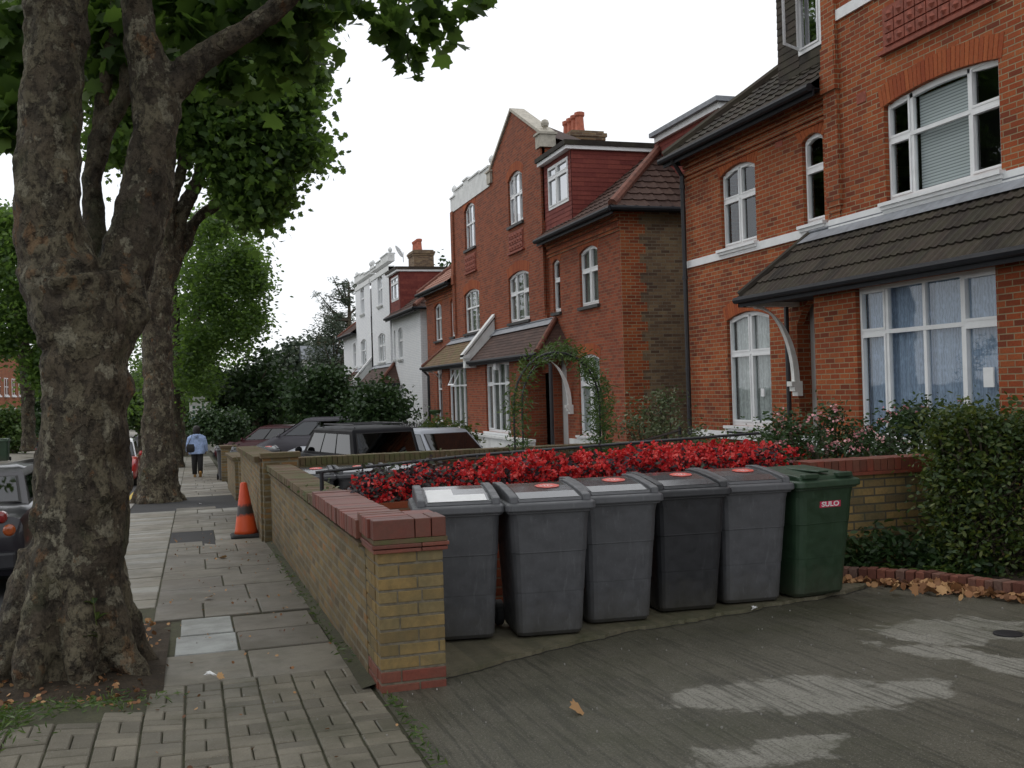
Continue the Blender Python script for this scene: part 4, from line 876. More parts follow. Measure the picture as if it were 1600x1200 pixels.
def party(root,Y,S,X0,white):
    v=MB(); v.prism([(X0-1.12,Y-.12,S-1.3),(X0-1.12,Y-.12,S-.95),(X0-.1,Y-.12,S+.25),(X0-.1,Y-.12,S-1.3)],(0,.24,0)); v.prism([(X0-1.2,Y-.17,S-.95),(X0-1.2,Y-.17,S-.87),(X0-.1,Y-.17,S+.42),(X0-.1,Y-.17,S+.32)],(0,.34,0)); v.box(X0-1.2,X0-.95,Y-.17,Y+.17,S-1.0,S-.88)
    obj('party_parapet',v,M['render_white'],root)
def chimney(root,X,Y,z0,z1,pots,white=False,w=.55,l=1.5):
    v=MB(); v.box(X-w,X+w,Y-l/2,Y+l/2,z0,z1-.3); v.box(X-w-.04,X+w+.04,Y-l/2-.04,Y+l/2+.04,z1-.3,z1-.2); v.box(X-w-.08,X+w+.08,Y-l/2-.08,Y+l/2+.08,z1-.2,z1-.08); v.box(X-w,X+w,Y-l/2,Y+l/2,z1-.08,z1)
    c=obj('chimney',v,M['stock_brick'],root)
    for i in range(pots):
        p=MB(); yy=Y-l/2+l*(i+.5)/pots; p.lathe((X-.2,yy,z1),[(.17,0),(.15,.12),(.13,.45),(.17,.5),(.17,.6),(.12,.62)],10); obj('chimney_pot',p,M['pot'],c)
# near pair: only its far half is in the photograph, the near half continues out of frame
r=thing('semi_detached_house','orange red brick house nearest on the right with wide blue curtained bay window','house',(9.5,8.45,gz(1,8.45)-.2))
build_half(r,18.65,-1,4.05,4.95,'red',gable=True,band=True,bay=5.25); party(r,8.45,4.05,9.5,False)
build_half(r,-1.75,1,4.05,4.95,'red',gable=True,band=True,bay=5.25,detail=1)
chimney(r,12.2,8.45,8,11,4)
# middle pair
r=thing('semi_detached_house','red brick house pair in the middle with a pointed gable and a white parapet','house',(9.5,32.2,gz(1,32)-.2))
build_half(r,21.95,1,3.6,5.05,'red',gable=True,roof_tile='brown_tile',porch_tile='brown_tile',brickm='dark_red_brick'); party(r,32.2,3.6,9.5,False)
build_half(r,42.45,-1,3.6,5.05,'red',gable=False,dormer=False,roof_tile='pink_tile',porch_tile='mossy_tile',brickm='dark_red_brick',detail=1)
chimney(r,12.3,31.5,7,9.75,4)
# side dormer above the flank roof
dm=MB(); XD=11.5
tile_slope(dm,(XD,20.9,6.6),(XD,24.2,6.6),(XD,24.2,7.72),(XD,20.9,7.72),.12,.17,0,.014,1); tile_slope(dm,(XD,20.9,6.6),(XD+3,20.9,6.6),(XD+3,20.9,7.72),(XD,20.9,7.72),.12,.17,0,.014,1)
dob=obj('side_dormer',dm,M['red_tile'],r); f=MB(); f.box(XD-.1,XD+3,20.65,24.0,7.72,7.86); obj('fascia',f,M['white_paint'],dob); f=MB(); f.box(XD-.2,XD+3,20.55,24.1,7.862,7.97); obj('dormer_roof',f,M['lead'],dob); f=MB(); f.lathe((XD+1.5,23.5,7.97),[(.1,0),(.08,.2),(.06,.25),(.08,.3),(.08,.5)],8); obj('vent_pipe',f,M['terracotta'],dob)
# white pair
r=thing('semi_detached_house','white painted brick house pair beyond the red one, with stepped parapets and red hung dormer','house',(9.5,55.5,gz(1,55)-.2))
build_half(r,43.75,1,3.15,6.6,'white',gable=False,roof_tile='brown_tile',porch_tile='brown_tile'); party(r,56.0,3.15,9.5,True)
build_half(r,67.2,-1,3.15,6.0,'white',gable=False,dormer=False,roof_tile='brown_tile',porch_tile='brown_tile',detail=1)
chimney(r,12.3,56.0,7,9.3,4,True)
v=MB(); v.tube([(10.2,50.5,8.0),(10.2,50.5,8.5)],.025,6); v.lathe((10.1,50.5,8.6),[(.02,.0),(.2,-.04),(.34,-.12),(.33,-.13),(.02,-.02)],14,M4=Matrix.Rotation(R(60),4,'Y')); obj('satellite_dish',v,M['white_paint'],r)
# houses of later streets and across the road
def terrace(name,label,x,y0,y1,z0,h,facing,mat,n,hip=2,ridge=3.,stor=2,roof='brown_tile'):
    r=thing(name,label,'house',(x,(y0+y1)/2,z0)); d=8*facing; b_=MB(); b_.box(x,x+d,y0,y1,z0-1,z0+h); obj('wall',b_,M[mat],r)
    b_=MB(); xm=x+d/2; b_.poly((x-.3*facing,y0-.3,z0+h),(x-.3*facing,y1+.3,z0+h),(xm,y1-hip,z0+h+ridge),(xm,y0+hip,z0+h+ridge)); b_.poly((x+d,y0-.3,z0+h),(x+d,y1,z0+h),(xm,y1-hip,z0+h+ridge),(xm,y0+hip,z0+h+ridge)); b_.poly((x-.3*facing,y0-.3,z0+h),(x+d,y0-.3,z0+h),(xm,y0+hip,z0+h+ridge)); b_.poly((x-.3*facing,y1,z0+h),(x+d,y1,z0+h),(xm,y1-hip,z0+h+ridge)); obj('roof',b_,M[roof],r)
    for k in range(n):
        yy=y0+(y1-y0)*(k+.5)/n
        for s_ in range(stor):
            z=z0+1.0+s_*3.0
            for dy in (-.65,.65):
                f=MB(); f.box(x-.06*facing,x+.02*facing,yy+dy-.42,yy+dy+.42,z,z+1.75); ww=obj('window',f,M['white_paint'],r)
                g_=MB(); g_.box(x-.07*facing,x-.062*facing,yy+dy-.33,yy+dy+.33,z+.1,z+.82); g_.box(x-.07*facing,x-.062*facing,yy+dy-.33,yy+dy+.33,z+.9,z+1.65); obj('pane',g_,M['mirror_glass'],ww)
            f=MB(); f.box(x-.16*facing,x,yy-1.25,yy+1.25,z-.16,z-.01); obj('sill',f,M['white_paint'],r)
    return r
terrace('terraced_house','orange brick terrace with white windows across the road at the left edge',-17.5,84,124,-1.6,8.2,-1,'red_brick',9)
terrace('terraced_house','brick house half hidden by trees between the two plane trunks',-13,128,140,-2,7.,-1,'dark_red_brick',3)
r=terrace('distant_house','brown brick house with a gabled dormer above the trees left of the white house',9.5,84,100,-2.4,5.0,1,'stock_brick',4,roof='brown_tile')
off_=len(bpy.data.objects); f=MB(); f.box(9.0,12,87,89.2,2.0,4.5); d=obj('dormer',f,M['white_wood'],r); f=MB(); f.poly((8.8,86.8,4.5),(12,86.8,4.5),(12,88.1,5.7),(8.8,88.1,5.7)); f.poly((8.8,89.4,4.5),(12,89.4,4.5),(12,88.1,5.7),(8.8,88.1,5.7)); f.poly((8.9,86.8,4.5),(8.9,89.4,4.5),(8.9,88.1,5.7)); obj('dormer_roof',f,M['lead'],d); f=MB(); f.box(8.95,8.99,87.5,88.7,2.7,4.2); obj('pane',f,M['car_glass'],d); f=MB(); f.box(10.5,12,90,91.5,4,6.6); obj('chimney',f,M['stock_brick'],r)
# ---------------------------------------------------------------- trees
def stem_mesh(name,root,tubes,mat,voxel=.03,disp=.05,dsz=.35,k=14,pre=None):
    """tubes: list of [(x,y,z,r)...]; fused into one skin and roughened"""
    mb=MB(); off=root.location
    for tb in tubes:
        P=[Vector(p[:3]) for p in tb]; rr=[p[3] for p in tb]; Q=[];q=[]
        for i in range(len(P)-1):
            for j in range(5):
                t=j/5; a=P[max(i-1,0)]; b_=P[i]; c=P[i+1]; d=P[min(i+2,len(P)-1)]
                Q.append(.5*((2*b_)+(c-a)*t+(2*a-5*b_+4*c-d)*t*t+(3*b_-a-3*c+d)*t**3)); q.append(rr[i]+(rr[i+1]-rr[i])*t)
        Q.append(P[-1]); q.append(rr[-1]); mb.tube(Q,q,k,wob=.25)
    o=obj(name,mb,mat,root,smooth=True)
    m=o.modifiers.new('fuse','REMESH'); m.mode='VOXEL'; m.voxel_size=voxel; m.use_smooth_shade=True
    m=o.modifiers.new('soft','SMOOTH'); m.iterations=4; m.factor=.6
    for i,(st,sc) in enumerate(((disp,dsz),(disp*.45,dsz*.3),(disp*.22,dsz*.12))):
        t=bpy.data.textures.new(name+'_lumps','CLOUDS'); t.noise_scale=sc; t.noise_depth=3
        d=o.modifiers.new('lumps','DISPLACE'); d.texture=t; d.strength=st; d.mid_level=.5; d.texture_coords='LOCAL'
    return o
def pk_(lst,Y,dY=0):
    """skeleton measured as (px,py,width px) at distance Y down the street -> world"""
    out=[]
    for i,(a,b_,w,*dy) in enumerate(lst):
        yy=Y+(dy[0] if dy else 0); p=atY(a,b_,yy); out.append((p.x,p.y,p.z,w*.5/ppm(yy,p.x)))
    return out
# first plane tree, close on the left
T=thing('plane_tree','massive forked plane tree trunk close on the left with flaking patchy bark','tree',(-.76,7.05,gz(-.76,7.05)))
Y1=7.05; g1=gz(-.76,7)
main=pk_([(118,1085,172),(118,1020,164),(122,950,160),(124,860,154),(130,760,150),(134,650,142),(136,560,138),(132,500,140),(118,440,160)],Y1)
left=pk_([(128,520,150),(100,450,142),(84,390,128),(76,300,116),(78,200,104),(84,100,108),(90,0,108),(94,-120,100),(98,-300,90)],Y1)
right=pk_([(150,600,100),(166,520,104,.05),(190,440,104,.1),(214,360,100,.15),(232,280,92,.2),(244,200,84,.25),(236,130,80,.3),(220,60,66,.3),(213,0,58,.3),(205,-120,52,.3),(200,-300,44,.3)],Y1)
br=pk_([(244,170,60,.3),(288,115,50,.3),(335,78,44,.3),(385,48,40,.2),(430,15,38,.1),(490,-50,32,0),(560,-140,24,-.2)],Y1)
back=pk_([(175,470,60,.35),(152,400,50,.5),(146,330,44,.6),(148,260,40,.6),(165,200,38,.6),(195,150,34,.6),(200,100,26,.7)],Y1)
back2=pk_([(148,240,36,.6),(175,60,24,.8),(185,-60,20,.8)],Y1)
bulge=pk_([(196,440,66),(214,478,56),(206,520,40)],Y1)
knob=pk_([(30,900,30),(26,945,46),(22,990,50),(24,1040,40)],Y1)
SL=lambda q,f:[(a,b_,c_,r_*f) for a,b_,c_,r_ in q]
main=SL(main,.93); left=SL(left,.86); right=SL(right,.82); br=SL(br,.88); back=SL(back,.8); back2=SL(back2,.8); bulge=SL(bulge,.75)
tb=[main,left,right,br,back,back2,bulge]
c0=Vector((-.76,7.05,g1))
for an,l in ((192,.47),(238,.42),(285,.4),(328,.5),(15,.45),(75,.4),(135,.45)):
    a=R(an); d=Vector((math.cos(a),math.sin(a),0)); tb.append([(*(c0+d*.2+Vector((0,0,.8))),.09),(*(c0+d*.29+Vector((0,0,.4))),.1),(*(c0+d*.36+Vector((0,0,.17))),.105),(*(c0+d*l+Vector((0,0,-.0))),.07),(*(c0+d*(l+.16)+Vector((0,0,-.12))),.03)])
tb.append([(*p[:3],p[3]) for p in knob])
stem_mesh('trunk',T,tb,M['bark'],.022,.05,.28)
bl=[]
for k in range(80):  # unseen leaves overhead, added to the crown to shade the foreground
    x=random.uniform(-4.5,4.2); y=random.uniform(1.5,12.5); z=random.uniform(5.0,9.0)+.12*max(0,6-y)
    bl.append((x,y,z,.8,.8,.6))
P,tn=clumps(bl,per=8,leaves=13,cs=.32)
# keep the sky to the right of the tree open: nothing of the crown hangs lower than the real one
Minv=MROT.transposed()
def pxy(P):
    Q=(P-np.array(CAMP))@np.array(MROT); return 800+FPX*Q[:,0]/-Q[:,2],600-FPX*Q[:,1]/-Q[:,2],-Q[:,2]
lo=[]
for a,b_,w in ((5,80,30),(10,170,20),(170,60,34),(165,120,25),(330,20,45),(390,10,45),(440,90,28),(310,60,30),(350,120,22),(420,20,40),(470,10,35),(500,-10,30),(160,20,30),(250,-20,40),(300,-20,40),(455,60,22),(350,60,20),(15,20,30),(5,210,12)):
    p=atY(a,b_,Y1+.9); r=w/ppm(Y1+.9); lo.append((p.x,p.y,p.z,r,r*1.5,r,1))
P2,t2=clumps(lo,per=8,leaves=12,cs=.11,shell=.1)
tw=[]
for a,b_,w in ((500,10,16),(530,18,10),(590,50,12),(610,10,18),(640,20,24),(660,5,22),(625,75,10),(650,85,8),(600,45,8),(690,30,22),(715,15,20),(700,60,9),(740,5,16),(760,0,10),(636,108,6),(665,50,12),(560,0,12),(575,20,8),(610,38,14),(680,10,20),(630,40,12)):
    p=atY(a,b_,7.6); r=w/ppm(7.6); tw.append((p.x,p.y,p.z,r,r*1.4,r,1))
P3,t3=clumps(tw,per=3,leaves=3,cs=.06,shell=.1)
u,v,dd=pxy(P); keep=(v<-35)|((u<150)&(v<30)&(u>-400)); keep&=(dd>.5)|(v<-50); P=P[keep]; tn=tn[keep]
crown=leafcloud('crown',np.concatenate([P,P2,P3]),.15,M['plane_leaf'],T,LOBED,.8,np.concatenate([tn,t2,t3]),droop=.5)
tg=MB()
for a,b_,c_,d_,e_,f_ in ((430,-60,540,-40,640,10),(540,-40,640,-20,700,30),(640,10,632,60,640,105),(640,-20,700,-10,760,-4),(600,-30,600,20,596,48)):
    tg.tube([atY(a,b_,7.6),atY(c_,d_,7.6),atY(e_,f_,7.6)],[.012,.008,.003],5)
obj('twigs',tg,M['bark_dark'],T)
# second plane tree
T=thing('plane_tree','second plane tree with a bulging burr and pale forked limbs','tree',(-.76,23.6,gz(-.76,23.6)))
Y2=23.6
main=pk_([(246,792,74),(247,760,62),(247,700,52),(248,640,46),(247,580,45),(245,520,46),(244,490,48),(250,450,42),(262,405,46)],Y2)
tb=[main]
tb.append(pk_([(236,500,30),(232,478,30),(240,455,30)],Y2,))
tb.append(pk_([(258,430,36),(268,385,28),(282,340,24),(300,300,22),(318,262,20),(330,200,16),(350,120,12)],Y2))
tb.append(pk_([(270,400,30),(288,380,22,.3),(305,345,18,.4),(340,318,17,.6),(372,280,15,.8),(410,272,10,1)],Y2))
tb.append(pk_([(255,440,30),(258,380,26,-.2),(265,320,22,-.3),(285,260,18,-.3),(290,180,14,-.3)],Y2))
tb.append(pk_([(250,440,24),(238,380,22,.4),(225,320,20,.7),(205,250,16,1)],Y2))
for an in range(0,360,45):
    a=R(an+10); d=Vector((math.cos(a),math.sin(a),0)); c0=Vector((-.76,23.6,gz(-.76,23.6))); tb.append([(*(c0+d*.12+Vector((0,0,.7))),.16),(*(c0+d*.34+Vector((0,0,.2))),.14),(*(c0+d*.62+Vector((0,0,-.1))),.05)])
stem_mesh('trunk',T,tb,M['bark'],.045,.09,.35)
def outline_blobs(lst,Y,depth,seed=0):
    out=[]
    extra=[(a+w*math.cos(h_)*random.uniform(.7,1.0),b_+w*math.sin(h_)*random.uniform(.7,1.0),w*random.uniform(.15,.35),.25) for a,b_,w,*q in lst for h_ in [random.uniform(0,6.28) for _ in range(5)]]
    for a,b_,w,*q in list(lst)+extra:
        for dy in depth:
            yy=Y+dy; p=atY(a+random.uniform(-8,8),b_+random.uniform(-8,8),yy); r=w/ppm(yy,p.x); out.append((p.x,p.y,p.z,r,r*1.5,r,q[0] if q else 1))
    return out
c2=outline_blobs([(300,150,60),(350,120,60),(400,80,60),(430,130,50),(470,100,38),(440,190,50),(480,170,30),(460,240,38),(490,235,22),(425,270,45),(440,305,26),(400,310,20),(380,200,60),(360,250,30),(330,60,60),(420,40,60),(460,60,40),(480,20,40),(300,40,60),(350,-40,70),(440,-40,60),(250,60,70),(180,120,60),(190,210,40),(170,40,60),(420,330,12),(485,130,25),(395,255,30),(345,175,40),(320,215,30),(290,90,40)],Y2,(-1.5,0,1.8))
c2=[(x-(.28 if x>1.2 else 0),y,z,a*.85,b_*.85,c_*.85,*q) for x,y,z,a,b_,c_,*q in c2]
c2+=[(random.uniform(-6.5,2.2),random.uniform(19,29),random.uniform(11.2,14.5),1.4,1.4,1.1) for _ in range(40)]
c2+=outline_blobs([(30,30,60),(10,100,40),(130,0,50),(60,-60,80)],Y2,(0,3))
P,tn=clumps(c2,per=13,leaves=24,cs=.21,shell=.5)
leafcloud('crown',P,.15,M['plane_leaf'],T,LOBED,.9,tn,droop=.4)
# third plane tree
T=thing('plane_tree','third plane tree down the pavement with a bright green drooping crown','tree',(-.69,45,gz(-.69,45)))
Y3=45.2
tb=[pk_([(273,735,36),(272,700,24),(271,640,21),(270,580,20),(272,500,18),(268,420,16),(275,340,14)],Y3),pk_([(272,595,16),(290,562,11),(300,530,10),(312,480,9),(330,420,7)],Y3)]
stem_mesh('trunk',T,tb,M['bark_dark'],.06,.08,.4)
c3=outline_blobs([(320,420,45),(350,380,32),(375,420,28),(390,460,18),(360,470,35),(390,500,14),(330,500,40),(300,470,30),(370,520,22),(320,540,24),(290,540,20),(345,350,18),(310,360,25),(395,440,12),(340,440,30),(300,400,40),(290,590,22),(310,600,20),(385,400,12)],Y3,(-2,.5,3))
P,tn=clumps(c3,per=13,leaves=20,cs=.3,shell=.4); leafcloud('crown',P,.2,M['plane_leaf'],T,OVAL,.9,tn,droop=.3)
for i,(X,Y,h,lab) in enumerate(((-.7,67,9,'fourth plane tree along the pavement, only its shaded crown and slim trunk seen'),(-.7,90,10,'fifth street tree far down the pavement, small dark trunk'))):
    T=copy=thing('plane_tree',lab,'tree',(X,Y,gz(X,Y))); z=gz(X,Y)
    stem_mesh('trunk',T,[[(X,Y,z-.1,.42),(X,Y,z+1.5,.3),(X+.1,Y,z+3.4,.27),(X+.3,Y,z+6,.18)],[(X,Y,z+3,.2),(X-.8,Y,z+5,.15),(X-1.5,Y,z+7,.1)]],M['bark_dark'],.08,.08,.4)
    P,tn=clumps([(X+random.gauss(0,1.9),Y+random.gauss(0,1.8),z+random.uniform(3.3,h),1.5,1.5,1.2) for _ in range(30)],per=11,leaves=20,cs=.4); leafcloud('crown',P,.26,M['plane_leaf'],T,QUAD,.9,tn)
# tree across the road
T=thing('plane_tree','dark crowned plane tree across the road at the left edge','tree',(-7.95,58,gz(-7.95,58))); z=gz(-7.95,58)
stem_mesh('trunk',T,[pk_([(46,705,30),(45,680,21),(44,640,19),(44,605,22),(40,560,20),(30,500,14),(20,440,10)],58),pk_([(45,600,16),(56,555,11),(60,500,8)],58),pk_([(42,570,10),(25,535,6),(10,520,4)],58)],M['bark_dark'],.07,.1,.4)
cl=outline_blobs([(30,430,40),(10,380,30),(50,480,35),(15,500,35),(60,520,22),(0,450,40),(60,560,14),(35,390,18),(5,345,16),(72,450,30),(70,500,30),(62,585,12),(90,470,30),(-20,420,40),(-20,500,30),(5,535,8)],58,(-2,2))
P,tn=clumps(cl,per=13,leaves=24,cs=.4,shell=.35); leafcloud('crown',P,.26,M['plane_leaf'],T,QUAD,.9,tn)
def tree_at(name,label,px,pyt,pyb,wpx,Y,mat,leaf=.25,kind='round',cat='tree',per=13,lv=22,group=None,lf=QUAD,trunk=True,cs=.3):
    top=atY(px,pyt,Y); z0=gz(top.x,Y); r=wpx/2/ppm(Y,top.x); H_=top.z-z0; zb=min(max(z0+.15,atY(px,pyb,Y).z),top.z-.5)
    t=thing(name,label,cat,(top.x,Y,z0),group=group); m_=M['bark_dark']
    if trunk:
        tb=MB(); tb.tube([(top.x,Y,z0-.1),(top.x+.05,Y,z0+H_*.35),(top.x-.05,Y,z0+H_*.8)],[r*.12+.04,r*.08+.03,.02],8)
        for k in range(5): a=k*1.3; tb.tube([(top.x,Y,z0+H_*(.2+.1*k)),(top.x+r*.6*math.cos(a),Y+r*.6*math.sin(a),z0+H_*(.45+.1*k))],[r*.05+.015,.01],6)
        obj('trunk',tb,m_,t)
    n=int(9+ r*3); bl=[]; hc=(top.z-zb)/2; zc=(top.z+zb)/2
    for k in range(n):
        d=np.random.RandomState(int(px*7+k)).normal(0,1,3); d/=np.linalg.norm(d); f=random.uniform(.35,.8); q=r*.42
        bl.append((top.x+d[0]*r*f,Y+d[1]*r*f,zc+d[2]*hc*f*(1 if d[2]>0 else 1),q,q,min(q,hc*.5)))
    P,tn=clumps(bl,per=per,leaves=lv,cs=cs,shell=.3); leafcloud('crown' if cat=='tree' else 'foliage',P,leaf,mat,t,lf,.9,tn); return t
G='garden trees in front of the white house'
tree_at('garden_tree','dark rounded garden tree left of the white house',500,572,690,105,43,M['dark_leaf'],.2,group=G,per=22)
tree_at('garden_tree','dark leafy tree spreading in front of the white house porch',585,598,690,105,38,M['dark_leaf'],.17,group=G,per=20)
tree_at('garden_tree','tall dark tree filling the middle of the gardens under the third plane tree crown',395,552,695,130,48,M['dark_leaf'],.24,group=G,per=22)
tree_at('garden_tree','bushy dark tree behind the walking person and the estate sign',345,585,690,90,50,M['dark_leaf'],.24,group=G,per=20)
tree_at('garden_tree','light green tree glimpsed between the shrubs right of the grey people carrier',455,625,690,50,52,M['mid_leaf'],.22,group=G)
tree_at('bush','round dark green bush overhanging the far garden wall by the bins',343,640,700,78,36.5,M['dark_leaf'],.12,cat='bush',per=22,cs=.16,trunk=True)
tree_at('tree','hazy grey green weeping tree left of the white house',520,480,640,90,82,M['conifer'],.4,per=26,lf=LONG,cs=.5)
tree_at('tree','broad dull green tree above the distant gabled dormer',475,530,640,100,92,M['conifer'],.4,per=20,cs=.5)
tree_at('tree','low distant tree below the sky between crown and dormer',430,535,650,70,104,M['dark_leaf'],.4,per=18,cs=.5)
tree_at('tree','distant rounded tree right behind the conifer',560,540,640,90,90,M['dark_leaf'],.4,per=18,cs=.5)
tree_at('tree','tree top showing over the roof beside the white house chimney',700,395,520,70,95,M['dark_leaf'],.45,per=14,cs=.5)
tree_at('tree','dark far street tree seen low between the first two plane trunks',215,575,700,40,80,M['mid_leaf'],.3,per=14,cs=.4)
tree_at('tree','green street end tree right of the second trunk',290,590,690,50,72,M['mid_leaf'],.3,per=14,cs=.4)
for i,(a,b_,w,Y,l) in enumerate(((240,560,90,150,'wide tree closing the end of the street, left part'),(330,565,100,160,'wide tree closing the end of the street, middle part'),(420,560,110,150,'wide tree closing the end of the street, right part'),(130,550,110,150,'tree behind the big trunk at the street end'))):
    tree_at('tree',l,a,b_,690,w,Y,M['dark_leaf'],.6,per=16,cs=.8,lv=18)
tree_at('tree','tall dark tree beyond the road behind the left parked car',75,545,690,60,75,M['dark_leaf'],.35,per=18,cs=.4)
tree_at('tree','hedge like green tree in front of the orange terrace',20,640,705,70,66,M['mid_leaf'],.25,per=16,cs=.3)
tree_at('tree','dark tree right of the far plane trunk across the road',75,600,705,50,62,M['dark_leaf'],.28,per=16,cs=.3)
# cedar with open spreading boughs
t=thing('cedar_tree','open branched cedar with long drooping boughs against the sky left of the white house','tree',(atY(545,600,76).x,76,gz(5,76))); tb=MB(); bs=[]; base=atY(548,640,76); tp=atY(545,440,76)
tb.tube([(base.x,76,gz(5,76)),base,tp],[.5,.35,.05],8)
random.seed(11)
for (x0,y0,x1,y1) in ((545,505,496,457),(545,500,508,478),(546,480,520,432),(546,470,528,452),(545,450,540,438),(546,455,560,440),(547,490,575,455),(546,500,505,490),(545,520,515,500),(546,465,512,462),(548,515,580,480),(546,475,535,440)):
    a=atY(x0,y0,76); b2_=atY(x1,y1,76+random.uniform(-2,2)); m=(a+b2_)/2+Vector((0,0,-.25)); tb.tube([a,m,b2_],[.1,.06,.02],5)
    for k in range(26):
        f=random.uniform(.15,1); q=a.lerp(b2_,f)+Vector((random.gauss(0,.2),random.gauss(0,.4),random.uniform(-.55,.05)*(1 if f<.9 else .4))); bs+= [tuple(q+Vector((random.gauss(0,.12),random.gauss(0,.12),random.gauss(0,.08)))) for _ in range(7)]
obj('trunk',tb,M['bark_dark'],t); leafcloud('crown',bs,.34,M['conifer'],t,LONG,1.2)
# ---------------------------------------------------------------- shrubs and flowers
def shrub(name,label,blobs,leaf,mat,per=40,lv=16,cs=.09,tmpl=OVAL,cat='shrub',flowers=None,stems=True,tilt=1.0,shell=.5):
    x=np.mean([b[0] for b in blobs]); y=np.mean([b[1] for b in blobs]); t=thing(name,label,cat,(x,y,gz(1,y)))
    if stems:
        s=MB()
        for b in blobs:
            for k in range(5): s.tube([(x+random.gauss(0,.15),y+random.gauss(0,.15),gz(1,y)),(b[0]+random.gauss(0,b[3]*.3),b[1]+random.gauss(0,.1),b[2]-b[3]*.2),(b[0]+random.gauss(0,b[3]*.6),b[1]+random.gauss(0,b[3]*.6),b[2]+b[3]*.5)],[.018,.01,.003],5)
        obj('stems',s,M['bark_dark'],t)
    P,tn=clumps(blobs,per=per,leaves=lv,cs=cs,shell=shell); leafcloud('foliage',P,leaf,mat,t,tmpl,tilt,tn)
    if flowers:
        n,sz,fm=flowers; Q,qt=clumps([(b[0]-b[3]*.2,b[1]-b[3]*.3,b[2]+b[3]*.15,b[3],b[3],b[3]) for b in blobs],per=n,leaves=11,cs=sz*.8,shell=.95); leafcloud('blossom',Q,sz,M[fm],t,ROUND,1.4,qt)
    return t
def B(px,py,wpx,Y,q=1):
    p=atY(px,py,Y); r=wpx/ppm(Y,p.x); return (p.x,p.y,p.z,r,r,r,q)
shrub('shrub','large yellow green shrub at the right edge in front of the brick wall',[B(1570,712,52,7.3),B(1610,718,62,7.1),B(1660,725,75,7.0),B(1505,735,38,7.4),B(1482,770,30,7.4),B(1500,760,50,7.3),B(1520,830,60,7.2),B(1560,780,80,7.2),B(1620,760,90,7.0),B(1500,690,35,7.5),B(1550,850,60,7.1),B(1610,850,70,6.8),B(1480,810,30,7.4),B(1700,780,120,6.6),B(1540,672,25,7.4),B(1590,682,26,7.4)]+[B(1465+150*random.random(),655+60*random.random(),11,7.45,.25) for _ in range(30)],.052,M['yellow_leaf'],per=42,lv=18,cs=.1,shell=.55)
shrub('rose_bush','dark leafy shrub with a few pink blooms in front of the wide bay window',[B(1400,680,34,9.6),B(1450,675,40,9.7),B(1500,670,42,9.8),B(1370,700,30,9.4),B(1550,680,40,9.8),B(1430,655,22,9.7)],.06,M['dark_leaf'],per=40,lv=16,cs=.09,flowers=(1,.028,'pink_petal'))
shrub('rose_bush','pink flowering rose bush beside the porch pillar',[B(1290,680,30,9.6),B(1240,690,34,9.3),B(1320,700,30,9.5),B(1265,700,40,9.2),B(1210,705,26,9.2),B(1300,655,16,9.7),B(1225,670,22,9.4),B(1340,690,16,9.5)],.05,M['dark_leaf'],per=32,lv=13,cs=.08,flowers=(5,.03,'pink_petal'))
shrub('rose_bush','second small rose bush below the wide bay window sill',[B(1345,705,26,9.1),B(1375,715,26,9.1)],.05,M['dark_leaf'],per=30,lv=13,cs=.07,flowers=(3,.03,'pink_petal'))
shrub('shrub','thin leafy plant below the two light window of the near house',[B(1175,685,26,11.5),B(1140,690,22,11.5),B(1200,695,24,11)],.05,M['mid_leaf'],per=18,lv=9,cs=.09)
shrub('shrub','silvery grey green shrub against the stock brick side wall',[B(1010,650,28,16.5),B(1035,660,26,16.5),B(995,672,24,16.3),B(1040,630,16,16.6),B(1060,680,24,15.5),B(1090,690,16,15)],.07,M['pale_leaf'],per=26,lv=12,cs=.12)
shrub('shrub','rounded bright yellow green bush behind the silver car',[B(700,680,24,26),B(680,672,16,26.3),B(725,685,20,26)],.12,M['yellow_leaf'],per=34,lv=14,cs=.14)
# foliage plants in the bed: broad strap leaves
def rosette(x,y,z,n,L,w,mb):
    for k in range(n):
        a=random.uniform(0,2*math.pi); el=random.uniform(.5,1.2); pr=[]
        for i in range(6):
            f=i/5; r=L*f*math.cos(el*(1-.2*f)); zz=z+L*f*math.sin(el)*(1-.55*f*f); ww=w*math.sin(math.pi*min(.97,.1+.87*f))
            c=Vector((x+r*math.cos(a),y+r*math.sin(a),zz)); sd_=Vector((-math.sin(a),math.cos(a),0))*ww; pr+=[c-sd_,c-Vector((0,0,ww*.35)),c+sd_]
        mb.add(pr,[(3*i+j,3*i+j+1,3*i+j+4,3*i+j+3) for i in range(5) for j in (0,1)])
for i,(px,py,Y,L,l) in enumerate(((1455,880,7.35,.22,'broad leaved rosette plant in the middle of the bed edge'),(1400,882,7.6,.18,'broad leaved plant left of the largest rosette by the brick edging'),(1490,882,7.15,.2,'broad leaved plant with upright leaf, nearest the big shrub'),(1350,870,7.85,.15,'small leafy plant at the left corner of the bed by the green bin'))):
    p=atY(px,py,Y); mb=MB(); z=gz(1,Y)+.03; rosette(p.x,p.y,z,13,L,.035,mb); o=obj('leafy_plant',mb,M['mid_leaf'],None,smooth=True,label=l,category='plant',group='low plants in the brick edged bed')
P,tn=clumps([B(1350,855,20,7.75),B(1380,850,22,7.8),B(1420,855,24,7.7),B(1460,850,24,7.6),B(1500,870,24,7.4),B(1340,880,12,7.85),B(1450,870,14,7.5),B(1530,890,20,7.0)],per=26,leaves=9,cs=.06); o=leafcloud('ground_cover',P,.075,M['dark_leaf'],None,OVAL,.7,tn); o['kind']='stuff'
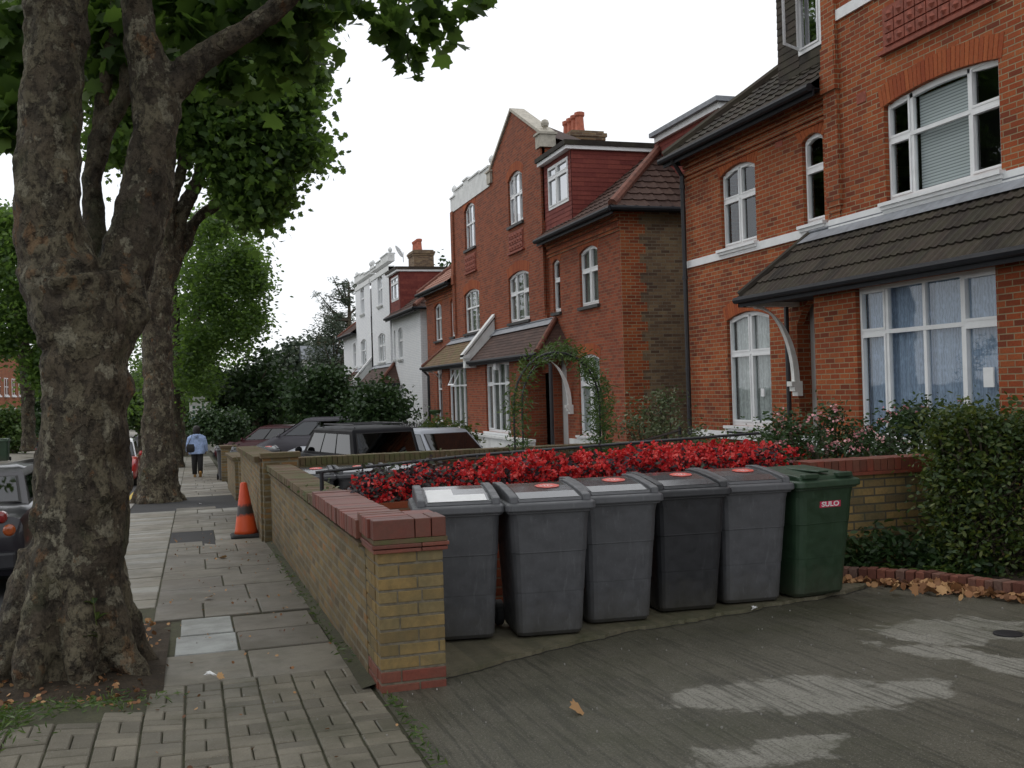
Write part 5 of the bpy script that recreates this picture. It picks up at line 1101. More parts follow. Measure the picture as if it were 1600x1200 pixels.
# row of red begonias behind the wall
t=thing('begonia_row','long row of bright red begonias with dark leaves growing behind the wheelie bins','flowers',(1.3,8.45,gz(1,8.45)))
bl=[];fl=[]
x=1.34
while x<5.05:
    tp=.90+.13*min(1,(x-1.3)/1.5)+random.uniform(-.035,.04); w=1-max(0,(x-4.8))
    for dy in (-.12,.06,.22,.36): 
        bl.append((x,8.26+dy,.72,.09,.09,.15,1)); fl.append((x+random.gauss(0,.03),8.22+dy,tp-.11-(.05 if dy<0 else 0),.10,.09,.125,1))
    x+=.085
bl+=[(1.25+random.uniform(-.12,.5),8.2+random.uniform(0,.25),.72,.1,.1,.12,1) for _ in range(5)]
P,tn=clumps(bl+[(a,b_,c_+.12,d_,e_,f_,.1) for a,b_,c_,d_,e_,f_,g_ in bl],per=6,leaves=12,cs=.045); leafcloud('foliage',P,.05,M['begonia_leaf'],t,OVAL,1.2,tn)
P,tn=clumps(fl,per=10,leaves=13,cs=.017,shell=.6); leafcloud('blossom',P,.027,M['red_petal'],t,ROUND,1.6,tn)
b_=MB(); b_.box(1.25,5.2,8.24,8.75,-.3,.5); obj('raised_soil',b_,M['soil'],t)
P,tn=clumps([(5.16,8.2,.93,.05,.05,.05)],per=7,leaves=10,cs=.015); 
# green shoot on the first trunk
mb=MB(); p=atY(152,985,6.72); rosette(p.x,p.y,p.z-.05,6,.13,.03,mb); rosette(p.x-.01,p.y,p.z+.06,4,.1,.02,mb); mb.tube([p-Vector((0,0,.1)),p,p+Vector((-.02,0,.2))],[.005,.004,.002],5); rosette(p.x-.02,p.y,p.z+.16,4,.07,.02,mb)
obj('sucker_shoot',mb,M['yellow_leaf'],None,smooth=True,label='small bright green sucker sprouting from the foot of the nearest plane trunk',category='plant')
# rose arch
t=thing('garden_arch','round topped metal garden arch clothed in green climber before the middle house','garden arch',(4.75,13.4,gz(1,13.4)))
def hoop(Y,cx,w,zt):
    z0=gz(1,Y); r=w/2; return [(cx-r,Y,z0)]+[(cx-r*math.cos(a),Y+0,zt-r*1.15+r*1.15*math.sin(a)) for a in [math.pi*i/14 for i in range(15)]]+[(cx+r,Y,z0)]
mb=MB(); h1=hoop(13.1,4.68,1.22,2.07); h2=hoop(13.9,5.05,1.22,2.07); mb.tube(h1,.014,6); mb.tube(h2,.014,6)
for i in (1,3,5,8,11,13,15): mb.tube([h1[i],h2[i]],.009,5)
mb.tube([(4.07,13.1,.7),(4.44,13.9,.7)],.009,5); obj('frame',mb,M['black_iron'],t)
bl=[]
for h in (h1,h2):
    for i,p in enumerate(h):
        if i in (0,): 
            for z in np.arange(p[2]+.2,1.35,.16): bl.append((p[0],p[1],z,.1,.1,.12,1))
        elif i==len(h)-1:
            for z in np.arange(p[2]+.2,1.35,.11): bl.append((p[0],p[1],z,.15,.15,.14,1.5))
        else: bl.append((p[0],p[1],p[2]+.03,.1,.16,.08,.9 if i<9 else 1.6))
P,tn=clumps(bl,per=6,leaves=9,cs=.065); leafcloud('climber',P,.1,M['mid_leaf'],t,LONG,1.1,tn,droop=.6)
# rail behind the flowers
t=thing('handrail','dark metal handrail rising behind the red flowers towards the houses','railing',(.9,9.0,gz(1,9)))
mb=MB(); mb.tube([(1.0,9.0,.93),(2.38,9.0,1.01),(5.3,9.0,1.09)],.014,8); obj('rail',mb,M['black_iron'],t)
for x in (1.05,3.2):
    mb=MB(); mb.tube([(x,9.0,gz(1,9)-.1),(x,9,.93+.04*(x-1))],.018,8); obj('post',mb,M['black_iron'],t)
P,tn=clumps([(x,9.0+random.uniform(-.1,.2),.6+random.uniform(-.2,.2),.2,.2,.25,1) for x in np.arange(1.1,2.6,.12)],per=6,leaves=8,cs=.08); o=leafcloud('trailing_weeds',P,.04,M['pale_leaf'],None,OVAL,1.,tn); o['kind']='stuff'
t=thing('handrail','black step rail with a pale capped post in front of the stock brick side wall','railing',(5.9,16,gz(1,16)))
a=atY(985,695,13); b2_=atY(1062,672,15.2); mb=MB(); mb.tube([a,b2_],.02,8); mb.tube([a-Vector((0,0,.25)),b2_-Vector((0,0,.2))],.015,8); obj('rail',mb,M['black_iron'],t)
for q in (a,b2_): mb=MB(); mb.tube([(q.x,q.y,gz(1,q.y)),q+Vector((0,0,.05))],.025,8); obj('post',mb,M['black_iron'],t)
# spiked iron railings in front of the white house
t=thing('iron_railings','black spiked iron railings in front of the white house','railing',(5.9,33,gz(1,33))); mb=MB(); mb2=MB()
a=atY(612,668,33); b2_=atY(672,668,31); z=a.z; n=24
mb.tube([a,b2_],.02,6); mb.tube([a-Vector((0,0,.75)),b2_-Vector((0,0,.75))],.02,6); obj('rail',mb,M['black_iron'],t)
for i in range(n): q=a.lerp(b2_,i/(n-1)); mb2.tube([q-Vector((0,0,.95)),q+Vector((0,0,.1)),q+Vector((0,0,.2))],[.014,.02,.002],5)
obj('spikes',mb2,M['black_iron'],t)
t=thing('gate_pier','short white rendered gate pier at the end of the iron railings','pier',(b2_.x+.3,31,gz(1,31))); mb=MB(); mb.box(b2_.x+.1,b2_.x+.65,30.8,31.3,gz(1,31),b2_.z-.05); obj('pier_body',mb,M['render_white'],t); mb=MB(); mb.box(b2_.x+.05,b2_.x+.7,30.75,31.35,b2_.z-.049,b2_.z+.03); obj('cap',mb,M['render_white'],t)
# hanging basket
p=atX(680,642,8.4); t=thing('hanging_basket','small hanging basket by the porch at the left end of the red house','basket',p); mb=MB(); mb.lathe(p,[(.02,-.18),(.16,-.12),(.22,0),(.2,.04)],12); obj('basket',mb,M['dark_leaf'],t); mb=MB(); mb.tube([p,p+Vector((0,0,.5))],.006,4); obj('chain',mb,M['black_iron'],t)
# alarm boxes
for p,l in ((atX(776,570,8.7),'white alarm box high on the brick pillar right of the white based bay'),(atX(688,577,8.7),'white alarm box under the mossy porch roof')):
    mb=MB(); mb.box(p.x-.08,p.x+.04,p.y-.1,p.y+.1,p.z-.16,p.z+.16); obj('alarm_box',mb,M['white_paint'],None,bevel=.02,label=l,category='alarm box')
# ---------------------------------------------------------------- wheelie bins
def binmat(name,c):
    m,n,p,o=newmat(name); v=objc(n); s_=n.nodes.new('ShaderNodeSeparateXYZ'); n.links.new(v,s_.inputs[0])
    q=N(n,'ShaderNodeNewGeometry') if False else None
    col=ramp(n,noise_(n,v,7,6,.7),[(.3,tuple(x*.75 for x in c)),(.7,tuple(x*1.15 for x in c))])
    low=N(n,'ShaderNodeMapRange'); low.inputs[1].default_value=.32; low.inputs[2].default_value=.0; n.links.new(math2(n,'ADD',s_.outputs[2],math2(n,'MULTIPLY',math2(n,'SUBTRACT',noise_(n,v,9,6,.7),.5),.5)),low.inputs[0])
    col=mixc(n,math2(n,'MULTIPLY',low.outputs[0],.55),col,(.06,.055,.04))
    mp=N(n,'ShaderNodeMapping'); mp.inputs['Scale'].default_value=(1,1,.12); n.links.new(v,mp.inputs[0]); st=noise_(n,mp.outputs[0],26,4,.7)
    col=mixc(n,math2(n,'MULTIPLY',ramp(n,st,[(.58,(0,0,0)),(.7,(1,1,1))]),.3),col,tuple(min(1,x*1.7+.02) for x in c))
    sc=noise_(n,v,55,3,.8); col=mixc(n,math2(n,'MULTIPLY',ramp(n,sc,[(.66,(0,0,0)),(.7,(1,1,1))]),.35),col,tuple(min(1,x*2.2+.03) for x in c))
    n.links.new(col,p.inputs['Base Color']); n.links.new(ramp(n,noise_(n,v,14,5),[(.35,(.36,.36,.36)),(.65,(.6,.6,.6))]),p.inputs['Roughness']); bump(n,p,noise_(n,v,90,3,.7),.12,.002); return m
M['bin_grey']=binmat('bin_grey_plastic',(.088,.09,.098)); M['bin_dark']=binmat('bin_charcoal_plastic',(.028,.029,.033)); M['bin_green']=binmat('bin_green_plastic',(.022,.05,.026))
M['sticker_red']=plain('sticker_red',(.7,.08,.05),.4,.1,10); M['sticker_magenta']=plain('sticker_magenta',(.55,.03,.09),.35,.08,10); M['sticker_white']=plain('sticker_white',(.8,.8,.8),.35,.05,10); M['lid_wet']=plain('lid_wet',(.09,.092,.1),.12,.1,12)
def rrect(w,d,r,n=4):
    pts=[]
    for cx,cy,a0 in ((w/2-r,d/2-r,0),(-w/2+r,d/2-r,90),(-w/2+r,-d/2+r,180),(w/2-r,-d/2+r,270)):
        for i in range(n+1): a=R(a0+90*i/n); pts.append((cx+r*math.cos(a),cy+r*math.sin(a)))
    return pts
def loft(mb,secs,t=None):
    n=len(secs[0][0]); vs=[(p[0]+ox,p[1]+oy,z) for pts,z,ox,oy in secs for p in pts]; m=len(secs)
    fs=[(i*n+j,i*n+(j+1)%n,(i+1)*n+(j+1)%n,(i+1)*n+j) for i in range(m-1) for j in range(n)]; fs+=[list(range(n))[::-1],[(m-1)*n+j for j in range(n)]]; mb.add(vs,fs,t)
TEXTM={}
def text_mesh(txt,size,mat,name,parent,mw,ext=.002,bold=.0):
    cu=bpy.data.curves.new('lettering','FONT'); cu.body=txt; cu.size=size; cu.align_x='CENTER'; cu.align_y='CENTER'; cu.extrude=ext; cu.offset=bold
    o=bpy.data.objects.new('tmp',cu); COL.objects.link(o); bpy.context.view_layer.update(); me=bpy.data.meshes.new_from_object(o.evaluated_get(bpy.context.evaluated_depsgraph_get())); bpy.data.objects.remove(o)
    me.materials.clear(); me.materials.append(mat); q=bpy.data.objects.new(name,me); COL.objects.link(q); q.parent=parent; q.matrix_local=mw; return q
def make_bin(label,bm,kind='grey',sticker=True,glare=False):
    t=thing('wheelie_bin',label,'wheelie bin'); b=MB(); 
    secs=[]
    for z,w,d,r,oy in ((.03,.44,.5,.05,.04),(.06,.46,.53,.06,.03),(.36,.485,.57,.07,.015),(.362,.488,.573,.07,.015),(.37,.49,.576,.07,.015),(.66,.515,.625,.075,.005),(.668,.522,.632,.075,.005),(.676,.522,.632,.075,.005),(.9,.54,.665,.075,0),(.96,.55,.68,.06,0),(.965,.585,.715,.05,0),(.985,.585,.715,.05,0)): secs.append((rrect(w,d,r),z,0,oy))
    loft(b,secs); obj('body',b,M[bm],t,local=True,smooth=False)
    l=MB()   # lid: skirt, sloping crown, ribs and inset panel
    loft(l,[(rrect(.6,.74,.05),.982,0,-.01),(rrect(.615,.755,.055),.986,0,-.01),(rrect(.61,.75,.055),1.035,0,-.01),(rrect(.575,.71,.06),1.045,0,-.005)])
    if kind!='green':
        prof=[(-.33,1.04),(-.325,1.065),(-.15,1.098),(.05,1.12),(.22,1.128),(.32,1.12),(.345,1.04)]
        l.prism([(-.235,y,z) for y,z in prof],(.47,0,0))
        for sx in (-1,1):
            pr=[(-.345,1.04),(-.338,1.088),(-.3,1.098),(-.15,1.12),(.05,1.142),(.22,1.15),(.33,1.14),(.352,1.04)]
            x0,x1=(.22,.275) if sx>0 else (-.275,-.22); l.prism([(x0,y,z) for y,z in pr],(x1-x0,0,0))
        l.box(-.22,.22,-.338,-.322,1.04,1.058)
    else:
        prof=[(-.34,1.04),(-.325,1.075),(-.28,1.085),(.25,1.12),(.33,1.11),(.35,1.04)]; l.prism([(-.26,y,z) for y,z in prof],(.52,0,0))
        for sx in (-.16,.16): l.box(sx-.07,sx+.07,-.36,-.3,1.06,1.1)
        l.box(-.05,.05,-.3,.1,1.1,1.118)
    ld=obj('lid',l,M[bm],t,local=True,bevel=.008)
    pn=MB(); 
    if kind!='green':
        pr=[(-.31,1.0715),(-.15,1.1015),(.05,1.1235),(.22,1.1315),(.3,1.1245)]
        for (p,q) in zip(pr,pr[1:]): pn.poly((-.205,p[0],p[1]),(.205,p[0],p[1]),(.205,q[0],q[1]),(-.205,q[0],q[1]))
        obj('lid_panel',pn,M['lid_wet'],ld,local=True)
    if sticker:
        s=MB(); th=math.atan2(.022,.2); Mx=Matrix.Translation((.06,.02,1.1245))@Matrix.Rotation(th,4,'X'); vs=[Mx@Vector((.085*math.cos(a)*(1+.06*math.sin(9*a)),.075*math.sin(a)*(1+.06*math.cos(7*a)),0)) for a in [2*math.pi*i/32 for i in range(32)]]; s.add(vs+[v_+Vector((0,0,.0015)) for v_ in vs],[list(range(32,64))]+[(i,(i+1)%32,(i+1)%32+32,i+32) for i in range(32)]); st=obj('sticker',s,M['sticker_red'],ld,local=True)
        k=MB(); 
        for i,(a,b2,w_,h_) in enumerate(((-.045,.005,.02,.007),(-.02,-.012,.012,.022),(.005,.0,.01,.028),(.028,.004,.018,.008),(.03,-.02,.018,.006),(-.045,-.018,.018,.006),(.0,.034,.05,.006),(0,-.036,.045,.005))): k.prism([Mx@Vector((a-w_/2,b2-h_/2,.0022)),Mx@Vector((a+w_/2,b2-h_/2,.0022)),Mx@Vector((a+w_/2,b2+h_/2,.0022)),Mx@Vector((a-w_/2,b2+h_/2,.0022))],(0,0,.0008))
        obj('sticker_marks',k,M['sticker_white'],ld,local=True)
    h=MB(); h.tube([(-.2,.37,.96),(-.2,.42,1.0),(.2,.42,1.0),(.2,.37,.96)],.014,8); obj('handle',h,M[bm],t,local=True)
    for sx in (-1,1):
        w=MB(); w.lathe((sx*.26,.3,.1),[(.02,-.028),(.09,-.028),(.1,-.02),(.1,.02),(.09,.028),(.02,.028)],20,axis='X'); wh=obj('wheel',w,M['rubber'],t,local=True)
        w=MB(); w.lathe((sx*.26,.3,.1),[(.01,-.03),(.055,-.03),(.055,.03),(.01,.03)],14,axis='X'); obj('hub',w,M['bin_dark'],wh,local=True)
    if glare:  # white sheet on the lid front: sky glare put in as colour
        s=MB()
        for i in range(3):
            y0_=-.305+.05*i
        pr=[(-.305,1.0735),(-.15,1.1035),(.05,1.1255)]
        for (p,q),xx in zip(zip(pr,pr[1:]),((-.2,.19),(-.2,-.02))):
            s.poly((xx[0],p[0],p[1]),(xx[1],p[0],p[1]),(xx[1],q[0],q[1]),(xx[0],q[0],q[1]))
        obj('lid_glare',s,M['sticker_white'],ld,local=True)
    return t
def put(t,fx,fy,rot,w=.46):
    """place so the bin's front right foot stands at fx,fy; rot degrees clockwise"""
    a=-R(rot); lx,ly=.22,-.22; t.location=(fx-(lx*math.cos(a)-ly*math.sin(a)),fy-(lx*math.sin(a)+ly*math.cos(a)),gz(1,fy)+.006); t.rotation_euler=(0,0,a); t.scale=(1,1,.895)
g='wheelie bins lined up on the driveway'
bins=[]
specs=[('grey wheelie bin next to the brick pier, its lid white with sky glare','bin_grey','grey',False,True,1.9,6.72,9),
('second grey wheelie bin from the brick pier, round red sticker on its lid','bin_grey','grey',True,False,2.49,6.6,6),
('grey wheelie bin in the middle of the row, left of the charcoal one','bin_grey','grey',True,False,3.08,6.8,5),
('charcoal black wheelie bin, darkest of the row','bin_dark','grey',True,False,3.70,6.95,4),
('grey wheelie bin between the charcoal bin and the green bin','bin_grey','grey',True,False,4.26,7.0,5),
('dark green wheelie bin with a red SULO sticker, rightmost of the row','bin_green','green',False,False,4.86,7.05,-6)]
for l,bm_,k,st,glare,x,y,r_ in specs:
    b=make_bin(l,bm_,k,st,glare); b['group']=g; put(b,x,y,r_); bins.append(b)
gb=bins[-1]; s=MB(); s.box(-.105,.105,-.006,0,-.028,.028); Mf=Matrix.Translation((.03,-.335+.012,.83))@Matrix.Rotation(R(4.5),4,'X'); s=MB(); s.box(-.1,.1,-.004,.004,-.027,.027,M4=Mf); st=obj('sticker',s,M['sticker_magenta'],gb,local=True)
text_mesh('SULO',.058,M['sticker_white'],'lettering',st,Mf@Matrix.Translation((0,-.0055,0))@Matrix.Rotation(R(90),4,'X')@Matrix.Scale(1.18,4,(1,0,0)),bold=.0012)
# neighbours' bins
for l,x,y,r_,src in (('grey lidded wheelie bin just behind the garden wall, left of three','a',0,0,0),):
    pass
ng='wheelie bins in the neighbouring front gardens'
for l,x,y,z,r_ in (('grey bin behind the garden wall, left of the three by the dark boundary wall',1.52,14.15,0,3),('grey bin in the middle of the three by the dark boundary wall',2.1,14.15,0,-2),('grey bin behind the red flowers, right of the three by the dark boundary wall',2.72,14.1,0,4),
 ('bright lidded bin behind the far gate pier, left one of two',1.25,28.3,0,5),('bright lidded bin nearest the parked cars, right one of two',1.85,28.0,0,-4),('grey bin under the round bush by the far pier',.95,31.9,0,0)):
    c=copy_tree(bins[2],label=l); c['group']=ng; c.location=(x,y,gz(1,y)-(.08 if y<20 else 0)); c.rotation_euler=(0,0,-R(r_))
c=copy_tree(bins[5],label='green wheelie bin by the wall across the road at the left edge'); [bpy.data.objects.remove(o) for o in list(bpy.data.objects) if o.parent is not None and o.parent.parent==c and o.name.startswith('lettering')]; [bpy.data.objects.remove(o) for o in list(bpy.data.objects) if o.parent==c and o.name.startswith('sticker')]
p=atY(4,707,50); c.location=(p.x,50,gz(p.x,50)+.02); c.rotation_euler=(0,0,0); c['group']=ng
# ---------------------------------------------------------------- traffic cone
p=(.68,14.9,gz(.68,14.9)); t=thing('traffic_cone','scuffed orange traffic cone with a black smudge leaning by the wall','traffic cone',p)
m,n,pp,o_=newmat('cone_orange'); s=n.nodes.new('ShaderNodeSeparateXYZ'); n.links.new(objc(n),s.inputs[0]); nn_=math2(n,'ADD',s.outputs[2],math2(n,'MULTIPLY',noise_(n,objc(n),9,4),.16))
n.links.new(ramp(n,nn_,[(.36,(.68,.09,.02)),(.41,(.035,.03,.03)),(.5,(.05,.035,.03)),(.54,(.6,.07,.02))]),pp.inputs['Base Color']); pp.inputs['Roughness'].default_value=.5
mb=MB(); mb.lathe((0,0,0),[(.165,.04),(.15,.1),(.045,.74),(.035,.755),(.025,.755)],24); o=obj('cone',mb,m,t,local=True,smooth=True); o.rotation_euler=(0,R(-1.5),0)
mb=MB(); loft(mb,[(rrect(.42,.42,.05),.0,0,0),(rrect(.43,.43,.05),.02,0,0),(rrect(.4,.4,.05),.04,0,0),(rrect(.34,.34,.1),.05,0,0)]); obj('base',mb,M['rubber'],t,local=True)
# ---------------------------------------------------------------- estate agent's board
p=atY(313,640,44); t=thing('estate_board','white estate agent board on a post half hidden by the dark garden tree','sign',(p.x,44,gz(1,44))); mb=MB(); mb.box(-.05,.05,-.03,.03,0,p.z-gz(1,44)+.6); obj('post',mb,M['white_wood'],t,local=True)
zc=p.z-gz(1,44); mb=MB(); mb.box(-.42,.42,-.05,-.03,zc-.3,zc+.3); bo=obj('board',mb,M['sticker_white'],t,local=True); M['sign_blue']=plain('sign_blue',(.03,.12,.3),.4); M['sign_green']=plain('sign_green',(.03,.12,.05),.4)
mb=MB(); mb.box(-.42,.42,-.05,-.03,zc-.48,zc-.302); obj('blue_strip',mb,M['sign_blue'],bo,local=True)
for i,(a,b2) in enumerate(((-.3,.1),(-.12,.1),(.06,.1),(-.3,-.08),(-.1,-.08))): mb=MB(); mb.box(a,a+.11,-.056,-.051,zc+b2-.06,zc+b2+.06); obj('printed_mark',mb,M['sign_green'],bo,local=True)
mb=MB(); mb.box(-.3,.2,-.05,-.03,zc+.36,zc+.55); obj('top_board',mb,M['sticker_white'],t,local=True)
for i,(px_,Y,l) in enumerate(((277,52,'left thin dark bollard post on the far pavement'),(283,55,'right thin dark bollard post on the far pavement'))):
    p=atY(px_,690,Y); mb=MB(); mb.tube([(p.x,Y,gz(p.x,Y)),(p.x,Y,gz(p.x,Y)+1.0)],.05,8); mb.lathe((p.x,Y,gz(p.x,Y)+1.0),[(.06,0),(.06,.05),(.02,.09)],8); obj('bollard',mb,M['black_iron'],None,label=l,category='bollard',group='posts down the pavement')
# ---------------------------------------------------------------- cars
def carpaint(name,c,rough=.3,metal=.0,coat=1.0,spec=.5): return plain(name,c,rough,.05,2,metal=metal,coat=coat,spec=spec)
M['paint_black']=carpaint('black_car_paint',(.007,.007,.009),.5,0,.0,.12); M['paint_purple']=carpaint('blackish_purple_car_paint',(.01,.008,.014),.3,0,.5,.4); M['paint_silver']=carpaint('silver_car_paint',(.3,.32,.36),.4,.3,.2)
M['paint_grey']=carpaint('grey_car_paint',(.09,.085,.1),.4,.2,.15); M['paint_red']=carpaint('red_car_paint',(.45,.02,.02)); M['paint_maroon']=carpaint('maroon_car_paint',(.07,.006,.012),.4,0,.2); M['paint_white']=carpaint('white_roof_paint',(.75,.76,.78))
M['lamp_red']=plain('lamp_red',(.22,.01,.01),.2,.1,10,coat=1); M['lamp_amber']=plain('lamp_amber',(.35,.07,.012),.2,.1,10,coat=1); M['plate_yellow']=plain('plate_yellow',(.65,.5,.06),.5); M['lamp_clear']=plain('lamp_clear',(.6,.62,.65),.1,.1,10,coat=1)
def make_car(label,paint,loc,heading,L=4.3,Wd=1.75,Hh=1.45,belt=.9,rear=(0,.25),front=(1.1,1.0),roof_paint=None,round_lamps=False,hood=.86,tail=None,glasses=3,wheel=.31,kind='car',rack=False,boxy=0,group=None,clear=.18):
    """nose towards +y, origin on the ground amidships. rear=(overhang behind the glass foot, slope), front the same"""
    t=thing('parked_car',label,kind,loc,heading,group); h=L/2; w=Wd/2; tl=tail or belt
    yr=-h+rear[0]+.06; yf=h-front[0]; b=MB(); rr=.1 if boxy else .22
    st=[(-h,clear+.14,tl-.22,w*.86),(-h+.03,clear+.06,tl-.08,w*.93),(-h+rr,clear,tl-.02,w*.985),(-h+.6,clear,max(tl,belt-.02) if rear[0]<.2 else tl,w),(-h+1.2,clear,belt,w),(yf,clear,belt,w),(yf+.12,clear,belt-.01,w),(h-.5,clear,hood-.0,w*.98),(h-rr,clear+.02,hood-.1,w*.93),(h-.04,clear+.08,hood-.22,w*.84),(h,clear+.14,hood-.34,w*.76)]
    vs=[];n=None
    for y,zb,zs,ww in st:
        half=[(ww*.86,zb),(ww*.97,zb+.1),(ww,zb+(zs-zb)*.5),(ww*.985,zs-.1),(ww*.95,zs-.03),(ww*.86,zs),(ww*.45,zs+.025),(0,zs+.035)]
        lp=half+[(-x,z) for x,z in half[-2::-1]]; n=len(lp); vs+=[(x,y,z) for x,z in lp]
    m=len(st); fs=[(i*n+j,i*n+(j+1)%n,(i+1)*n+(j+1)%n,(i+1)*n+j) for i in range(m-1) for j in range(n)]+[list(range(n))[::-1],[(m-1)*n+j for j in range(n)]]
    b.add(vs,fs); 
    body=obj('body',b,M[paint],t,local=True,smooth=True); md=body.modifiers.new('edge','EDGE_SPLIT'); md.split_angle=R(42)
    # greenhouse
    zb=belt-.03; wb=w*.9; wt=w*(.76 if not boxy else .84); zt=Hh-.05; r0,r1=yr,yf; t0,t1=yr+rear[1],yf-front[1]*.8
    c=MB(); q=lambda ww,a,b_,z:[(x,y,z) for x,y in ((ww,b_),(ww*.5,b_+.05),(-ww*.5,b_+.05),(-ww,b_),(-ww,a),(-ww*.5,a-.03),(ww*.5,a-.03),(ww,a))]
    L4=[q(wb,r0,r1,zb),q(wt,t0,t1,zt-.03),q(wt*.95,t0+.05,t1-.06,zt+.01),q(wt*.7,t0+.2,t1-.25,Hh)]
    vs=[p for s_ in L4 for p in s_]; c.add(vs,[(i*8+j,i*8+(j+1)%8,(i+1)*8+(j+1)%8,(i+1)*8+j) for i in range(3) for j in range(8)]+[list(range(24,32))])
    cab=obj('cabin',c,M[roof_paint or paint],t,local=True,smooth=True); md=cab.modifiers.new('edge','EDGE_SPLIT'); md.split_angle=R(35)
    def panel(A,B_,C,D,u0,u1,v0,v1,name,off=.008,bow=.0):
        A,B_,C,D=map(Vector,(A,B_,C,D)); f=lambda u,v_:(A.lerp(B_,u)).lerp(D.lerp(C,u),v_); nn=(B_-A).cross(D-A).normalized(); 
        if nn.dot(f(.5,.5)-Vector((0,0,.8)))<0: nn=-nn
        g_=MB(); r_=.05; ring=[(u0,v0),(u1,v0),(u1,v1),(u0,v1)]
        g_.poly(*[f(u,v_)+nn*(off+bow*(1-abs(2*u-1))) for u,v_ in ring]); s_=MB(); s_.poly(*[f(u,v_)+nn*(off-.004) for u,v_ in ((u0-.02,v0-.03),(u1+.02,v0-.03),(u1+.02,v1+.03),(u0-.02,v1+.03))]); w_=obj(name,g_,M['car_glass'],t,local=True); obj('seal',s_,M['rubber'],w_,local=True)
    panel((-wb,r0-.03,zb),(wb,r0-.03,zb),(wt,t0-.03,zt-.03),(-wt,t0-.03,zt-.03),.06,.94,.1,.9,'rear_window')
    panel((-wb,r1+.05,zb),(wb,r1+.05,zb),(wt,t1+.05,zt-.03),(-wt,t1+.05,zt-.03),.05,.95,.08,.92,'windscreen')
    for sx in (-1,1):
        for i in range(glasses): panel((sx*wb,r0,zb),(sx*wb,r1,zb),(sx*wt,t1,zt-.03),(sx*wt,t0,zt-.03),.05+.9*i/glasses+.012,.05+.9*(i+1)/glasses-.012,.14,.88,'side_window',.006)
    wy=(-h+.75,h-.8)
    for sx in (-1,1):
        for y in wy:
            k=MB(); k.lathe((sx*(w-.09),y,wheel),[(wheel*.6,-.1),(wheel*.95,-.1),(wheel,-.07),(wheel,.07),(wheel*.95,.1),(wheel*.6,.1)],24,axis='X'); wh=obj('wheel',k,M['rubber'],t,local=True); k=MB(); k.lathe((sx*(w-.08),y,wheel),[(.04,-.1),(wheel*.62,-.095),(wheel*.62,.095),(.04,.1)],16,axis='X'); obj('rim',k,M['steel'],wh,local=True)
            k=MB(); k.lathe((sx*(w-.1),y,wheel+.01),[(wheel*1.02,-.105),(wheel*1.16,-.105),(wheel*1.16,.107),(wheel*1.02,.107)],24,axis='X'); obj('wheel_arch',k,M['rubber'],t,local=True)
    for sx in (-1,1):
        if round_lamps:
            for zz,mm,xx in ((tl-.08,'lamp_red',w*.80),(tl-.21,'lamp_amber',w*.9)): 
                k=MB(); k.lathe((sx*xx*.86,-h-.0,zz),[(.02,-.03),(.04,-.028),(.058,-.01),(.062,.04)],18,axis='Y'); obj('tail_lamp',k,M[mm],t,local=True)
        else:
            k=MB(); k.box(sx*w*.72,sx*w*.93,-h-.012,-h+.08,tl-.34,tl-.12); obj('tail_lamp',k,M['lamp_red'],t,local=True,bevel=.01)
        if kind=='small car': k=MB(); k.lathe((sx*w*.62,h-.04,hood-.2),[(.09,-.03),(.1,0),(.085,.04),(.02,.06)],18,axis='Y'); obj('headlamp',k,M['lamp_clear'],t,local=True)
        else: k=MB(); k.box(sx*w*.45,sx*w*.8,h-.1,h-.03,hood-.3,hood-.16); obj('headlamp',k,M['lamp_clear'],t,local=True,bevel=.01)
        k=MB(); k.lathe((sx*(w+.07),yf-.15,belt+.07),[(.02,-.05),(.08,-.03),(.08,.03),(.02,.05)],10,axis='Y'); obj('door_mirror',k,M[paint],t,local=True)
    for bb in ((-w*.85,w*.85,-h-.05,-h+.05,clear+.12,clear+.3),(-w*.82,w*.82,h-.06,h+.04,clear+.12,clear+.28)): k=MB(); k.box(*bb); obj('bumper',k,M['black_iron' if kind!='small car' else 'chrome'],t,local=True,bevel=.03)
    k=MB(); k.box(-.26,.26,-h-.058,-h-.052,clear+.34,clear+.45); obj('number_plate',k,M['plate_yellow'],t,local=True)
    if rack:
        k=MB(); 
        for sx in (-1,1): k.tube([(sx*wt*.82,t0+.15,Hh-.01),(sx*wt*.82,t0+.25,Hh+.05),(sx*wt*.82,t1-.35,Hh+.05),(sx*wt*.82,t1-.25,Hh-.01)],.014,6)
        for y in np.linspace(t0+.4,t1-.5,4): k.tube([(-wt*.82,y,Hh+.05),(wt*.82,y,Hh+.05)],.012,6)
        obj('roof_rack',k,M['black_iron'],t,local=True)
    return t
gl=lambda x,y:gz(x,y)-.115
make_car('glossy black low car with round red and amber tail lamps behind the nearest trunk','paint_purple',(-2.40,13.25,gl(-2.4,13.2)),0,L=4.0,Wd=1.68,Hh=1.26,belt=.92,rear=(.5,.5),tail=.9,round_lamps=True,glasses=2,kind='car',wheel=.3)
t=make_car('small red car with white roof and chrome bumper between the two big trunks','paint_red',(-2.3,34.3,gl(-2.3,34)),math.pi,L=3.2,Wd=1.45,Hh=1.38,belt=.86,rear=(.15,.3),front=(.95,.45),roof_paint='paint_white',kind='small car',wheel=.27,glasses=2)
make_car('black hatchback parked at the far kerb seen from behind','paint_black',(-6.15,54.5,gl(-6,54)),0,L=4.1,Hh=1.45,belt=.92,rear=(.05,.4),kind='hatchback')
dz=-.42
make_car('black estate car with a roof rack seen from behind over the garden wall','paint_black',(3.5,24.2,-.76),R(14),L=4.4,Wd=1.72,Hh=1.62,belt=1.0,rear=(.02,.22),front=(1.15,.8),hood=.98,glasses=3,rack=True,boxy=1,kind='estate car')
